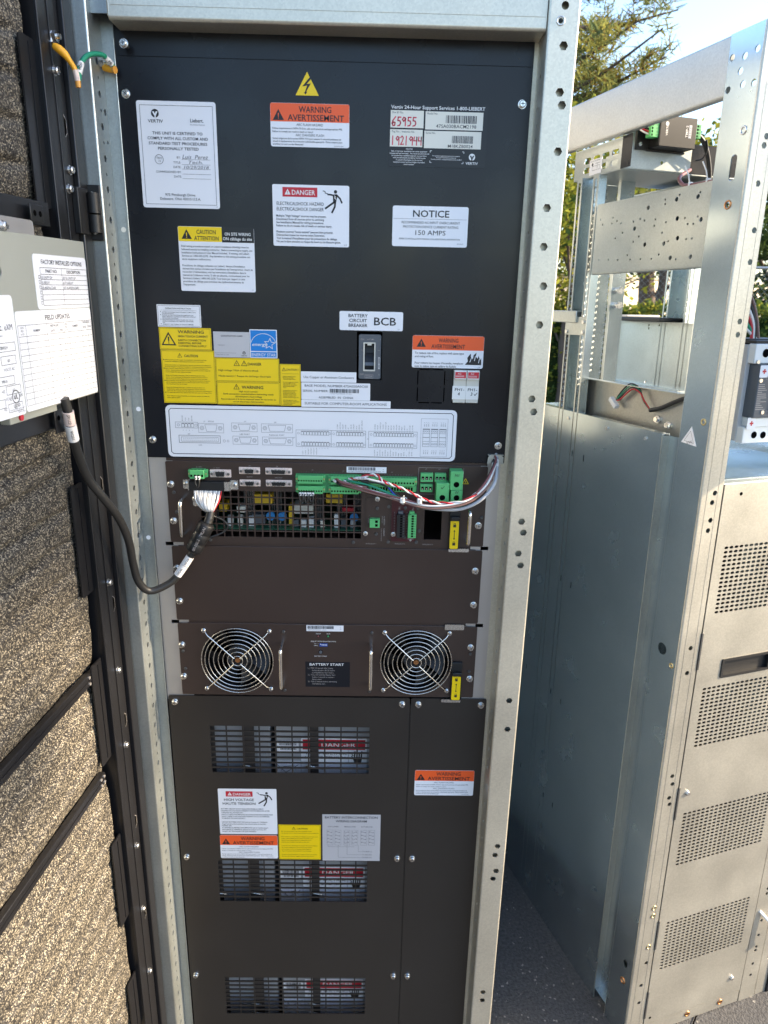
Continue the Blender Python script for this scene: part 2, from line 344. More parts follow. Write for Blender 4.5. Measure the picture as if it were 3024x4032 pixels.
# ------------------------------------------------------------------ printed labels
class Lab:
    """sticker on the XZ plane; u to the right, v downwards, both in mm from the top left corner"""
    def __init__(s, name, x0, x1, z0, z1, base='label_white', r=2.0, y=0.0, th=0.45, M=None):
        s.n, s.x0, s.z1, s.w, s.h, s.y = name, x0, z1, x1-x0, z1-z0, y-th
        s.b, s.l = MB(M), MB(M)
        s.b.plate(rrect(x0, x1, z0, z1, r, 3), [], s.y, y-0.05, base, back=False)
    def fld(s, u0, u1, v0, v1, mt, r=0):
        p = rrect(s.x0+u0, s.x0+u1, s.z1-v1, s.z1-v0, r, 3) if r else [(s.x0+u0, s.z1-v1), (s.x0+u1, s.z1-v1), (s.x0+u1, s.z1-v0), (s.x0+u0, s.z1-v0)]
        s.b.flat(p, s.y-0.12, mt)
    def top(s, v1, mt, r=2.0):
        w_ = s.w-0.2; q = [(0.2, v1)]+[(0.2+r-r*math.cos(R(a)), 0.2+r-r*math.sin(R(a))) for a in (0, 22, 45, 68, 90)]+[(w_-r+r*math.sin(R(a)), 0.2+r-r*math.cos(R(a))) for a in (0, 22, 45, 68, 90)]+[(w_, v1)]
        s.b.flat([(s.x0+u, s.z1-v) for u, v in q], s.y-0.12, mt)
    def t(s, st, u, v, h, w=0, al='c', m='ink', b=0.0, sh=0.0, rot=0): s.l.text(st, s.x0+u, s.z1-v, h, s.y-0.26, m, w, al, b, sh, rot)
    def para(s, lines, u, v, h, pitch, w=0, al='l', m='ink_grey', b=0.0):
        k = None; b += 0.008
        if w:
            mxw = max(glyphs(q, b)[1] for q in lines if q); k = w/mxw
        for i, q in enumerate(lines):
            if q: s.t(q, u, v+i*pitch, h, glyphs(q, b)[1]*k if k else 0, al, m, b)
    def ln(s, u0, v0, u1, v1, wd=0.3, m='ink'): s.l.ribbon([(s.x0+u0, s.z1-v0), (s.x0+u1, s.z1-v1)], wd, s.y-0.25, m)
    def poly(s, pts, m, k=0): s.l.flat([(s.x0+u, s.z1-v) for u, v in pts], s.y-0.26-k, m)
    def line(s, pts, wd, m='ink', closed=False, k=0): s.l.ribbon([(s.x0+u, s.z1-v) for u, v in pts], wd, s.y-0.26-k, m, closed)
    def bx(s, u0, u1, v0, v1, wd=0.3, m='ink'): s.l.frame(s.x0+u0, s.x0+u1, s.z1-v1, s.z1-v0, wd, s.y-0.25, m)
    def bars(s, u0, u1, v0, v1, m='ink', seed=1, n=46):
        g = random.Random(seed); u = u0; st = (u1-u0)/n
        while u < u1:
            wd = st*g.choice((0.5, 0.5, 1.0, 1.4)); s.poly([(u, v1), (min(u+wd, u1), v1), (min(u+wd, u1), v0), (u, v0)], m); u += wd+st*g.choice((0.5, 0.6, 0.9))
    def warn(s, u, v, wd, m='ink', bg='yellow', hollow=False, bolt=False):
        """warning triangle, centre bottom at u, v"""
        h = wd*0.88
        s.poly([(u-wd/2, v), (u+wd/2, v), (u, v-h)], m)
        if hollow: s.poly([(u-wd*0.36, v-wd*0.08), (u+wd*0.36, v-wd*0.08), (u, v-h+wd*0.17)], bg, 0.12)
        fg = m if hollow else bg; k = 0.24 if hollow else 0.12
        if bolt: s.poly([(u+wd*0.06, v-h*0.62), (u-wd*0.10, v-h*0.33), (u-wd*0.01, v-h*0.36), (u-wd*0.06, v-h*0.12), (u+wd*0.11, v-h*0.42), (u+wd*0.01, v-h*0.40)], fg, k)
        else:
            s.poly([(u-wd*0.055, v-h*0.64), (u-wd*0.03, v-h*0.27), (u+wd*0.03, v-h*0.27), (u+wd*0.055, v-h*0.64)], fg, k)
            s.poly(ngonp(u, v-h*0.17, wd*0.042, 8), fg, k)
    def logo(s, u, v, r, m='ink', bg='label_white', word=True):
        """round V emblem with the word under it, centre u, v"""
        s.poly(ngonp(u, v, r, 24), m)
        s.poly([(u-r*0.72, v-r*0.42), (u-r*0.25, v-r*0.42), (u, v+r*0.12), (u+r*0.25, v-r*0.42), (u+r*0.72, v-r*0.42), (u+r*0.18, v+r*0.62), (u+r*0.18, v+r), (u-r*0.18, v+r), (u-r*0.18, v+r*0.62)][::-1], bg, 0.12)
        s.poly([(u-r*0.13, v+r*1.02), (u-r*0.30, v+r*1.02), (u-r*0.05, v+r*0.66)], bg, 0.12)
        if word: s.t('VERTIV', u, v+r*2.15, r*0.75, r*3.9, 'c', m, b=0.012)
    def man(s, u, v, h, m='ink', bg='label_white'):
        """falling figure struck by a bolt; u, v top centre of the head"""
        k = h/26.0
        P = lambda *q: [(u+a*k, v+b_*k) for a, b_ in q]
        s.poly([(u+2*k+2.0*k*math.cos(a), v+2*k+2.0*k*math.sin(a)) for a in [2*math.pi*i/12 for i in range(12)]], m)
        s.poly(P((-1.2, 5), (3.6, 4.6), (4.2, 7), (2.6, 14), (-0.8, 14)), m)
        s.line(P((-0.5, 5.8), (-4.5, 5.2), (-7.2, 5.0)), 1.7*k, m); s.line(P((3.4, 5.6), (7.5, 9.5), (9.6, 14.0)), 1.8*k, m)
        s.line(P((0.3, 13.5), (-4.5, 16.8), (-10, 20.6)), 2.1*k, m); s.line(P((1.7, 13.5), (1.2, 18.5), (-2.2, 25)), 2.1*k, m)
        s.line(P((-13, 1.2), (-10.5, 1.8), (-10.3, 3.6), (-7.0, 4.4)), 0.8*k, m)
        s.line(P((0.6, 6.2), (2.0, 7.8), (0.6, 8.4), (2.4, 10.2)), 0.7*k, bg, k=0.12)
    def done(s, parent, p=None, label=None):
        p = OZ if p is None else p
        o = s.b.build(s.n, parent, p)
        if label: o['label'] = label
        if s.l.f: s.l.build('lettering', o, p)
        return o
def ngonp(u, v, r, n): return [(u+r*math.cos(2*math.pi*i/n), v+r*math.sin(2*math.pi*i/n)) for i in range(n)]

# ================================================================== THE CABINET
cab = thing('power_cabinet', 'tall open equipment cabinet with black panels, warning stickers and galvanised posts', 'cabinet', (0, 0.4, 0))
def side_M(X, flip=1):      # builds XZ-plane shapes into the plane x = X; local x -> world y
    return Matrix(((0, flip, 0, X), (1, 0, 0, 0), (0, 0, 1, 0), (0, 0, 0, 1)))
ZB, ZT = -928, 985
# right post
b = MB()
hexR = [(291,868),(291,818),(295,804),(295,752),(287,686),(287,639),(288,260),(292,243),(287,210),(292,191),(292,-41),(293,-94),(293,-327),(290,-346),(294,-380),(290,-397),(289,-661),(289,-681),(291,590),(290,540),(288,440),(292,422)]
hl = [ngon(x, z, 5.4) for x, z in hexR] + [ngon(289, 910, 4.6, 14), ngon(285, 894, 3.0, 14)]
b.plate([(272.5, ZB), (305.5, ZB), (305.5, ZT), (272.5, ZT)], hl, -45, -43.2, 'galvanised_sun_tint')
b.box(276, 303, -33, -31.5, ZB, ZT, 'galvanised_sun_tint')
b.cyl((272.5, -42.5, ZB), 'z', 2.5, ZT-ZB, 'galvanised_sun_tint', 14); b.cyl((305.5, -42.5, ZB), 'z', 2.5, ZT-ZB, 'galvanised_sun_tint', 14)
b.M = side_M(270)
hl = []; z = 840; k = 0
while z > -900:
    hl.append(ngon(-22, z, 3.6 if k % 2 == 0 else 1.9, 6 if k % 2 == 0 else 10)); z -= 18.3; k += 1
b.plate([(-42.5, ZB), (2, ZB), (2, ZT), (-42.5, ZT)], hl, 0, 1.6, 'galvanised_sun_tint')
b.M = side_M(306.2); b.plate([(-42.5, ZB), (40, ZB), (40, ZT), (-42.5, ZT)], [], 0, 1.8, 'galvanised_sun_tint')
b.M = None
b.box(260, 270, 2.2, 4.0, ZB, ZT, 'galvanised_sun_tint')
b.torus((285, -45.2, 894), 4.6, 0.9, 'nickel', 24)
post_r = b.build('post', cab, OZ)
# left post: front face, inner side with alternating hexagon and round holes, flange beside the panels
b = MB()
b.box(-308, -284.5, -45, -43.2, ZB, ZT, 'galvanised_dull'); b.cyl((-284.5, -42.5, ZB), 'z', 2.5, ZT-ZB, 'galvanised', 14)
b.M = side_M(-283.6)
hl = []; z = 844; k = 0
while z > -900:
    hl.append(ngon(-23.5, z, 4.6 if k % 2 == 0 else 2.1, 6 if k % 2 == 0 else 10)); z -= 18.3; k += 1
hl += [ngon(-9, 790, 4.0, 12), ngon(-9, 755, 2.4, 10)]
b.plate([(-42.5, ZB), (0, ZB), (0, ZT), (-42.5, ZT)], hl, 0, 1.6, 'galvanised_dull')
b.M = None
b.box(-283.6, -266.6, 0.2, 2.0, ZB, ZT, 'galvanised_dull'); b.cyl((-266.9, -0.6, ZB), 'z', 0.9, 875-ZB, 'galvanised', 8)
b.M = side_M(-308); b.plate([(-45, ZB), (40, ZB), (40, ZT), (-45, ZT)], [], 0, 1.8, 'galvanised_dull'); b.M = None
b.build('post', cab, OZ)
for x, y, z, mt in ((-274, 0.1, 651, 'label_cream'), (-274, 0.1, 408, 'label_white'), (-275, 0.1, 210, 'label_white')):   # paint dots on the flange
    q = MB(); q.cyl((x, y, z), (0, -1, 0), 3.4, 0.3, mt, 14); q.build('paint_dot', cab, OZ)
# top beam between the posts
b = MB()
b.box(-258, 269, -40, -38.4, 888, ZT, 'galvanised_sun_tint', 0); b.cyl((-258, -36, 888), 'x', 4, 527, 'galvanised_sun_tint', 16); b.box(-258, 269, -36, 4, 884.2, 885.6, 'galvanised_sun_tint')
b.box(-258.5, -256.9, -38, 4, 888, ZT, 'galvanised_sun_tint'); b.cyl((-257.5, -38.2, 888), 'z', 2.0, ZT-888, 'galvanised_sun_tint', 12)
b.box(-283.4, -258.7, -30, -28, 893, ZT, 'galvanised_dull'); b.box(-255, 268, -40.6, -40.1, 899, 899.7, 'galvanised_sun_tint')
b.build('top_beam', cab, OZ)
b = MB(); b.box(-310, 308, -45, 860, ZT+0.5, ZT+16, 'black_paint', 3); b.build('top_cover', cab, OZ)
for s in (-1, 1):
    b = MB(); b.box(*sorted((s*309.6, s*311.6)), 20, 858, ZB, ZT, 'galvanised_pale'); b.build('side_panel', cab, OZ)
b = MB(); b.box(-307, 305, 856, 858, ZB, ZT, 'black_paint'); b.build('rear_panel', cab, OZ)
b = MB(); b.box(-307, 305, 4, 850, ZB, ZB+3, 'black_paint'); b.build('floor_plate', cab, OZ)
# mounting rails either side of the modules
for s in (-1, 1):
    b = MB(); hs = []
    for zc in (199.6, 67.0): hs.append([(s*238, zc-3), (s*250, zc-3), (s*250, zc+3), (s*238, zc+3)])
    x0, x1 = sorted((s*222, s*266)); b.plate([(x0, -75), (x1, -75), (x1, 336), (x0, 336)], [q if s > 0 else q[::-1] for q in hs], 2.6, 4.4, 'rail_galv')
    b.build('mounting_rail', cab, OZ)
# upper black panel with breaker and fuse openings and a knock-out
b = MB()
ko = [(130.8,425.2,169.5,473)]
sl_ = []
x0, z0, x1, z1 = ko[0]
for q in ((x0+2, z0-0.8, (x0+x1)/2-1.5, z0+0.8), ((x0+x1)/2+1.5, z0-0.8, x1-2, z0+0.8), (x0+2, z1-0.8, (x0+x1)/2-1.5, z1+0.8), ((x0+x1)/2+1.5, z1-0.8, x1-2, z1+0.8),
          (x0-0.8, z0+2, x0+0.8, (z0+z1)/2-2), (x0-0.8, (z0+z1)/2+2, x0+0.8, z1-2), (x1-0.8, z0+2, x1+0.8, (z0+z1)/2-2), (x1-0.8, (z0+z1)/2+2, x1+0.8, z1-2)):
    sl_.append([(q[0], q[1]), (q[2], q[1]), (q[2], q[3]), (q[0], q[3])])
b.plate(rrect(-266, 264.5, 337, 900, 1.5, 2), [rrect(42.5, 78.6, 456.3, 524, 0.6, 1), rrect(181, 220.3, 425.2, 474, 0.6, 1)] + sl_, 0, 2, 'black_paint')
b.cyl((-266, 1.2, 337.2), 'x', 1.0, 530, 'black_paint', 8)
upper = b.build('upper_panel', cab, OZ)
b = MB(); b.box(-262, 262, -1.2, -0.1, 856.5, 857.3, 'black_paint'); b.build('panel_seam', upper, OZ)
for x, z in ((-256.5, 813.7), (253.6, 813.7), (-256.5, 363.4), (253.6, 363.4)): screw(upper, x, z)
screw(upper, -250, 866, -14)
b = MB(); b.cyl((-250, -14, 866), 'y', 2.4, 14, 'dark_steel', 10); b.build('stud', upper, OZ)
b = MB(); b.box(-266.2, -245, 60, 62, 333, 900, 'black_paint'); b.build('inner_flange', upper, OZ)
b = MB(); b.plate([(238, 337.2), (262, 337.2), (262, 347), (257, 351), (243, 351), (239, 347)], [], -6, -4.6, 'galvanised'); b.box(239, 262, -4.6, 0, 349.2, 350.6, 'galvanised'); b.build('cable_clamp', upper, OZ)

# ------------------------------------------------------------------ stickers on the upper panel
L = Lab('certificate_label', -244.6, -142.6, 679.6, 806.9, r=3)
L.bx(4, 98, 5, 123, 0.45, 'ink_grey'); L.logo(23.5, 14.5, 5, 'ink'); L.t('Liebert.', 77, 24, 4.4, 17, b=0.01); L.t('AC Power System', 77.5, 27.5, 1.7, 19, m='ink_pale')
for q, v_, w_ in (('THIS UNIT IS CERTIFIED TO', 39, 65), ('COMPLY WITH ALL CUSTOM AND', 45, 78.5), ('STANDARD TEST PROCEDURES', 51, 76), ('PERSONALLY TESTED', 57, 53)): L.t(q, 51, v_, 3.5, w_, m='ink_grey', b=0.012)
for q, v_ in (('BY:', 67), ('TITLE:', 73), ('DATE:', 78.5), ('COMMISSIONED BY:', 84.5), ('DATE:', 90)):
    L.t(q, 53, v_, 2.7, al='r', m='ink_grey'); L.ln(54.5, v_+1, 92, v_+1, 0.3, 'ink_grey')
L.line([(25+5.4*math.cos(a), 68.5+5.6*math.sin(a)) for a in [2*math.pi*i/20 for i in range(20)]], 0.5, 'ink_grey', True); L.t('TEST', 25, 68.2, 2.4, 7.5, m='ink_grey', rot=-8); L.t('15', 25.5, 71.8, 2.4, m='ink_grey', rot=-8)
L.t('Luis  Perez', 72, 67.2, 5.2, 33, m='ink_pale', sh=0.3); L.t('Tech.', 72, 73, 4, 20, m='ink_pale', sh=0.35); L.t('10/29/2018', 73, 79, 4, 32, m='ink_pale', sh=0.3)
L.t('975 Pittsburgh Drive', 50, 112.5, 3.3, 40, m='ink_grey', b=0.008); L.t('Delaware, Ohio 43015 U.S.A.', 50, 117.5, 3.3, 54, m='ink_grey', b=0.008); L.t('L2', 98, 125.6, 1.6, m='ink_pale')
L.done(cab, label='white certificate label with company emblem and handwritten date')
b = MB(); b.plate([(-39.3, 817.3), (-9.3, 817.3), (-24.3, 844.3)], [], -0.5, -0.05, 'yellow', False); o = b.build('hazard_triangle', cab, OZ)
b = MB(); b.flat([(-21, 838), (-30.5, 827.5), (-24.2, 828.6), (-27.5, 820.5), (-29, 821.4), (-26.6, 818.4), (-24, 821.8), (-25.6, 821.6), (-19.5, 831.2), (-25, 830.2), (-19, 836.5)], -0.7, 'ink'); b.build('lettering', o, OZ)

def arcflash(x0, x1, z0, z1, lab, big=True):
    L = Lab('warning_label', x0, x1, z0, z1, r=2.5)
    L.top(21.5, 'orange')
    L.warn(10.5, 20, 14.5, 'ink', 'orange'); L.t('WARNING', 58, 10.4, 7.3, 42, b=0.022); L.t('AVERTISSEMENT', 59, 20, 7.3, 73, b=0.022)
    g = 'ink_grey' if big else 'ink_pale'
    L.t('ARC FLASH HAZARD', 51, 26.2, 3.0, 34.5, m=g); L.para(['Follow requirements in NFPA 70 E for safe work practices and appropriate PPE.', 'Failure to comply can result in death or injury!'], 2.5, 30.4, 2.3, 3.8, 91, m=g)
    L.t('ARC DANGERS FLASH', 51, 38.4, 3.0, 37, m=g); L.para(['Suivez exigences de la norme NFPA 70 E pour assurer la sécurité pratiques de', 'travail et équipements de protection individuelle approprié.  Échec respect peut', 'entraîner la mort ou des blessures!'], 2.5, 42.2, 2.3, 3.4, 91, m=g)
    L.t('ED720TP1 REV4', 95, 49.8, 1.3, al='r', m='ink_pale'); return L.done(cab, label=lab)
arcflash(-72.4, 30, 757.3, 808.3, 'orange and white arc flash warning sticker under the yellow triangle')
L = Lab('danger_label', -72.1, 30.5, 635.1, 712, r=2)
L.fld(13.5, 60, 3.2, 15, 'red'); L.warn(20.3, 12.4, 8, 'ink_white', 'red'); L.t('DANGER', 41.5, 12.4, 6.2, 31, m='ink_white', b=0.02)
L.t('ELECTRICALSHOCK HAZARD', 5.5, 25.5, 4.5, 63, 'l', m='ink'); L.t('ELECTRICALSHOCK DANGER', 5.5, 32.2, 4.5, 63, 'l', m='ink'); L.man(82, 5.5, 29)
L.para(['Multiple "High Voltage" sources may be present.', 'Disconnect from all sources prior to servicing.', 'See Installation Manual for wiring precautions.', 'Failure to do so causes risk of death or serious injury.'], 4.5, 40, 2.8, 4.1, 75, m='ink_grey', b=0.008)
L.para(['Plusieurs sources "haute tension" peuvent être présents.', "Débranchez toutes les sources avant l'entretien.", "Voir le manuel d'installation pour les précautions de câblage.", 'Ne pas le faire entraîne un risque de mort ou de blessure grave.'], 4.5, 60, 2.8, 4.1, 87, m='ink_grey', b=0.008); L.t('L12', 98, 75, 1.8, m='ink_pale')
L.done(cab, label='white danger sticker with red heading and falling figure')
L = Lab('support_label', 82.1, 209.8, 737.1, 811.3, 'label_black', r=1.5)
L.t('Vertiv 24-Hour Support Services 1-800-LIEBERT', 2, 6.2, 4.2, 122, 'l', 'ink_white', b=0.018)
for u0, u1, v0, v1, q in ((1.5, 44.5, 8, 28.3, 'Site ID No.'), (46.8, 122, 8.4, 29.5, 'Model No.'), (1.2, 43.8, 30.2, 50.5, 'Tag No. / Instance No.'), (46, 120.8, 31, 51.5, 'Serial No.')):
    L.fld(u0, u1, v0, v1, 'label_cream'); L.t(q, u0+2, v0+3.6, 2.4, al='l', m='ink_grey')
DIG = {'6': [(.7,0),(.15,.45),(.0,.75),(.2,1),(.55,.95),(.6,.65),(.3,.6),(.05,.8)], '5': [(.75,.05),(.2,.05),(.15,.42),(.55,.45),(.7,.7),(.5,.95),(.1,1)], '9': [(.65,.15),(.3,.05),(.05,.3),(.3,.5),(.65,.2),(.62,1)],
       '1': [(.3,0),(.25,1)], '2': [(.05,.2),(.35,0),(.6,.2),(.4,.6),(.05,.95),(.7,.9)], '4': [(.1,.05),(.0,.5),(.6,.5),(.6,.05),(.55,1)]}
def hand(L, st, u, v, h, adv, wd, m):
    for i, ch in enumerate(st): L.line([(u+i*adv+a*h*0.62, v+b_*h) for a, b_ in DIG[ch]], wd, m)
hand(L, '65955', 3.5, 15.5, 10.5, 6.6, 1.5, 'red_ink'); hand(L, '1921944', 3, 38, 10.5, 5.9, 1.3, 'red_ink')
L.bars(73.5, 113.5, 12.5, 21.6, 'ink_grey', 3, 40); L.t('47SA030BACM2198', 113.5, 27.2, 4.2, 52.5, 'r', 'ink_grey', b=0.006); L.bars(82.5, 110.6, 36.2, 45, 'ink_grey', 4, 34); L.t('M18KZB0024', 110, 50.3, 3.9, 32.5, 'r', 'ink_grey', b=0.006)
L.para(['NOTICE', 'Risk of improper installation can cause equipment', 'damage and void warranty.  The Vertiv product should', 'be installed by a qualified engineer in accordance', 'with the information located at Vertivco.com', 'To access information to the correct', 'equipment enter the first 4 digits of product', 'model number.'], 27, 54, 1.7, 2.6, 52, 'c', 'ink_white')
L.para(['For product registration and service support,', 'find your local service contact at', 'Vertivco.com/en-us/support/register-your-product'], 76, 61, 1.4, 2.1, 41, 'c', 'ink_white')
for u_, v_, a, c in ((54.5, 54.5, 1, 1), (99, 55, -1, 1), (54.5, 68.5, 1, -1), (98.5, 69, -1, -1)): L.line([(u_+2*a, v_), (u_, v_), (u_, v_+2*c)], 0.6, 'ink_white')
L.logo(110, 61, 4.2, 'ink_white', 'label_black'); L.done(cab, label='black service sticker with red handwritten numbers and barcodes')
L = Lab('notice_label', 89.1, 191.4, 638.2, 689.3, r=2.5)
L.t('NOTICE', 52, 13.5, 8.8, 49, b=0.025); L.ln(1.5, 16, 100.5, 16, 0.3, 'ink_pale'); L.t('RECOMMENDED AC INPUT OVERCURRENT', 52, 22, 3.2, 79, m='ink_grey'); L.t('PROTECTION DEVICE CURRENT RATING', 52, 27.4, 3.2, 75, m='ink_grey')
L.t('150 AMPS', 52, 36.2, 6.2, 41, m='ink'); L.t('REFER TO INSTALLATION MANUAL FOR ADDITIONAL INFORMATION', 51, 42.4, 2.3, 83, m='ink_grey'); L.t('ED514CP4', 93, 47.5, 1.4, m='ink_pale')
L.done(cab, label='white notice sticker stating 150 amps')
L = Lab('caution_label', -200.9, -98.3, 573.7, 657.2, r=2)
L.fld(59, 102.4, 0.0, 19.5, 'label_black'); L.fld(0.3, 59, 0.3, 19, 'yellow', 1.5); L.warn(11.5, 16, 14, 'ink', 'yellow'); L.t('CAUTION', 38, 9.4, 5.6, 26, b=0.014); L.t('ATTENTION', 38, 17.3, 5.6, 33, b=0.014)
L.t('ON SITE WIRING', 80.5, 10.6, 4.0, 35, m='ink_white', b=0.012); L.t('ON câblage du site', 80, 16.6, 4.0, 39.5, m='ink_white', b=0.012)
L.para(['Field wiring procedures stated on Liebert installation drawings must be', 'followed exactly by installing contractor.  Before connecting to supply, see', 'Installation Instructions in User Manual included.  If missing, call Liebert', 'Services at 1-800-543-2378.  Any deviation to this wiring procedure can', 'cause equipment malfunctions.', '', 'Procédures de câblage, indiquées sur Liebert  dessins d\'installation', 'doivent être suivies à la lettre par l\'installation de l\'entrepreneur. Avant de', 'raccorder à l\'alimentation, voir les instructions d\'installation dans le', 'manuel de l\'utilisateur inclus. Si elle est absente, communiquez avec les', 'Services à Liebert 1-800-543-2378. Tout écart par rapport à cette', 'procédure de câblage peut entraîner des dysfonctionnements de', 'l\'équipement.'], 3.5, 26.3, 2.6, 4.15, 96, m='ink_grey'); L.t('L9', 98.5, 81.5, 1.6, m='ink_pale')
L.done(cab, label='yellow, black and white on site wiring caution sticker')
L = Lab('instruction_label', -236.9, -176.1, 524.9, 555, r=0.6)
L.bx(1.3, 59.5, 1.3, 28.8, 0.35, 'ink_grey'); L.t('OPERATION INSTRUCTION', 29.5, 6, 2.0, 36, m='ink', b=0.01); L.ln(4, 7.6, 55, 7.6, 0.25, 'ink_grey')
L.para(['BATTERY VOLTAGE&CONNECTION MUST COMPLY WITH', 'UPS SPECIFICATION.', 'MANUAL BATTERY DISCHARGE RECOMMENDED FOR', 'EVERY 3 MONTHS, CONTINUOUS OPERATION WITHOUT', 'ANY BATTERY DISCHARGE.', 'DISCONNECTION OF THE AC SOURCE AND THE DC', 'SOURCE IS REQUIRED FOR COMPLETE LOAD POWER', 'OFF.', 'WARRANTY VOID IF SERIAL NO. PLATE IS DAMAGED.'], 7, 10.8, 1.35, 2.05, 47, m='ink_grey', b=0.01)
for v_ in (10.2, 14.3, 20.4, 26.6): L.poly([(4.4, v_), (5.4, v_), (5.4, v_-1), (4.4, v_-1)], 'ink')
L.done(cab, label='small white operation instruction sticker')
L = Lab('warning_label', -236.2, -163.1, 493.7, 524, 'yellow', r=0.5)
L.bx(1, 72.1, 1, 29.3, 0.35, 'ink_brown'); L.warn(13, 24.4, 21, 'ink', 'yellow', True); L.t('WARNING', 26.5, 7.5, 4.3, 36.5, 'l', b=0.035); L.t('HIGH TOUCH CURRENT', 26.5, 13, 2.9, 42, 'l', m='ink', b=0.02)
L.para(['EARTH CONNECTION', 'ESSENTIAL BEFORE', 'CONNECTING SUPPLY'], 26.5, 18.2, 2.7, 4.0, 39.5, m='ink_brown', b=0.012); L.done(cab, label='yellow high touch current warning sticker with hollow triangle')
L = Lab('caution_label', -235.6, -159.8, 418.2, 493.1, 'yellow', r=0.5)
L.bx(1, 74.8, 1, 73.9, 0.35, 'ink_brown'); L.warn(26.5, 10, 6.8, 'ink_brown', 'yellow', True); L.t('CAUTION', 42.5, 9.4, 3.6, 19.5, m='ink', b=0.012)
L.para(['Before working on the supply. See installation instructions and user', 'manual for installation, operating and maintenance instructions.', '', 'Avant de travailler sur l\'alimentation, lisez les instructions d\'installation et', 'le mode d\'emploi concernant l\'installation, le fonctionnement et l\'entretien.', 'Risk of electric shock.This UPS receives power from more than one', 'source - disconnection of all AC sources and the DC source is required', 'to de-energize this unit, before servicing.', '', 'Risque de décharge électrique. L\'ASI est alimenté par plus d\'une', 'source : il est nécessaire de débrancher toutes les sources CA et la', 'source CC pour mettre l\'appareil hors tension avant son entretien.', 'Risk of electric shock and electric energy-high current levels. Capacitor', 'stores hazardous energy. Do not remove cover until 5 minutes after', 'disconnecting all source of supply.', '', 'Risque de décharge électrique, courants de niveaux élevés. Le', 'condensateur recèle une énergie dangereuse. Ne pas retirer le', 'cache plus de 5 minutes avant de débrancher toute source d\'alimentation.', 'To reduce the risk of fire, replace only with same type and rating of fuse.', '', 'Pour réduire le risque d\'incendie, ne remplacer que par un fusible de', 'même type et calibre.'], 5, 14.2, 1.45, 2.44, 66, m='ink_brown')
for v_ in (14, 26.2, 43.5, 60.4): L.poly([(2.6, v_), (3.9, v_), (3.9, v_-1.3), (2.6, v_-1.3)], 'ink')
L.done(cab, label='large square yellow caution sticker with small print')
L = Lab('qualification_card', -160.2, -109.5, 484.5, 519.8, 'label_silver', r=0.3)
L.t('QUALIFICATION CARD', 26, 6.6, 2.2, 30.5, m='ink_grey', b=0.012); L.t('INSPECTOR:', 6, 19, 1.2, 9.5, 'l', m='ink_grey'); L.ln(1.5, 29.2, 31, 29.2, 0.25, 'ink_grey'); L.t('Vertiv Tech Co., Ltd.', 3, 32.2, 1.5, 18, 'l', m='ink_grey'); L.logo(42.5, 28.8, 2.2, 'ink', 'label_silver'); L.done(cab, label='silver grey qualification card')
L = Lab('efficiency_label', -109.1, -70.5, 484.4, 523.8, 'label_white', r=0.8)
L.fld(1.2, 37.4, 1.2, 29.8, 'blue'); L.fld(1.2, 37.4, 31, 38.3, 'blue'); L.t('ENERGY STAR', 19.4, 37, 4.4, 34, m='ink_white')
L.line([(19.3+18*math.cos(R(a)), 22-16.5*math.sin(R(a))) for a in range(15, 166, 10)], 0.8, 'ink_white'); L.t('energy', 13.5, 22.5, 4.6, 21, m='ink_white', sh=0.35, b=0.008)
L.line([(28+(8 if i % 2 == 0 else 3.4)*math.sin(math.pi*i/5+0.1), 19.5-(8 if i % 2 == 0 else 3.4)*math.cos(math.pi*i/5+0.1)) for i in range(10)], 0.75, 'ink_white', True); L.done(cab, label='square blue label with white star outline')
L = Lab('danger_label', -159.2, -68.3, 450.3, 483.8, 'yellow', r=0.5)
L.bx(1, 90, 1, 32.5, 0.35, 'ink_brown'); L.warn(30.5, 11, 9, 'ink_brown', 'yellow', True, True); L.warn(41, 11, 9, 'ink_brown', 'yellow', True); L.t('DANGER', 56, 10, 4.0, 19.5, m='ink', b=0.012)
L.t('High voltage ! Risk of electric shock', 4.2, 18.7, 2.9, 57, 'l', m='ink_brown'); L.t('Haute tension ! Risque de décharge électrique.', 4.2, 26.7, 2.9, 75, 'l', m='ink_brown'); L.done(cab, label='yellow danger sticker with two small triangles')
L = Lab('warning_label', -158.9, -67.8, 417.5, 449.9, 'yellow', r=0.5)
L.bx(1, 90, 1, 31.4, 0.35, 'ink_brown'); L.warn(28.5, 10.5, 9, 'ink_brown', 'yellow', True); L.t('WARNING', 51.5, 9.5, 4.6, 31, m='ink', b=0.02)
L.para(['High touch current.', 'Earth connection essential before connecting supply', 'Alimentation à haut-voltage', 'Raccordement à la terre impératif avant de raccorder au', 'circuit électrique d\'alimentation.'], 45.5, 14.5, 2.4, 3.7, 79, 'c', m='ink_brown'); L.done(cab, label='yellow high touch current sticker in two languages')
L = Lab('caution_label', -67.5, -37.8, 417, 476.6, 'yellow', r=0.5)
L.bx(0.8, 28.9, 0.8, 58.8, 0.3, 'ink_brown'); L.warn(5.8, 9.8, 6, 'ink_brown', 'yellow', True); L.t('CAUTION !', 18, 9, 2.9, 17.5, m='ink_brown', b=0.008); L.ln(3, 13.5, 27, 13.5, 0.25, 'ink_brown')
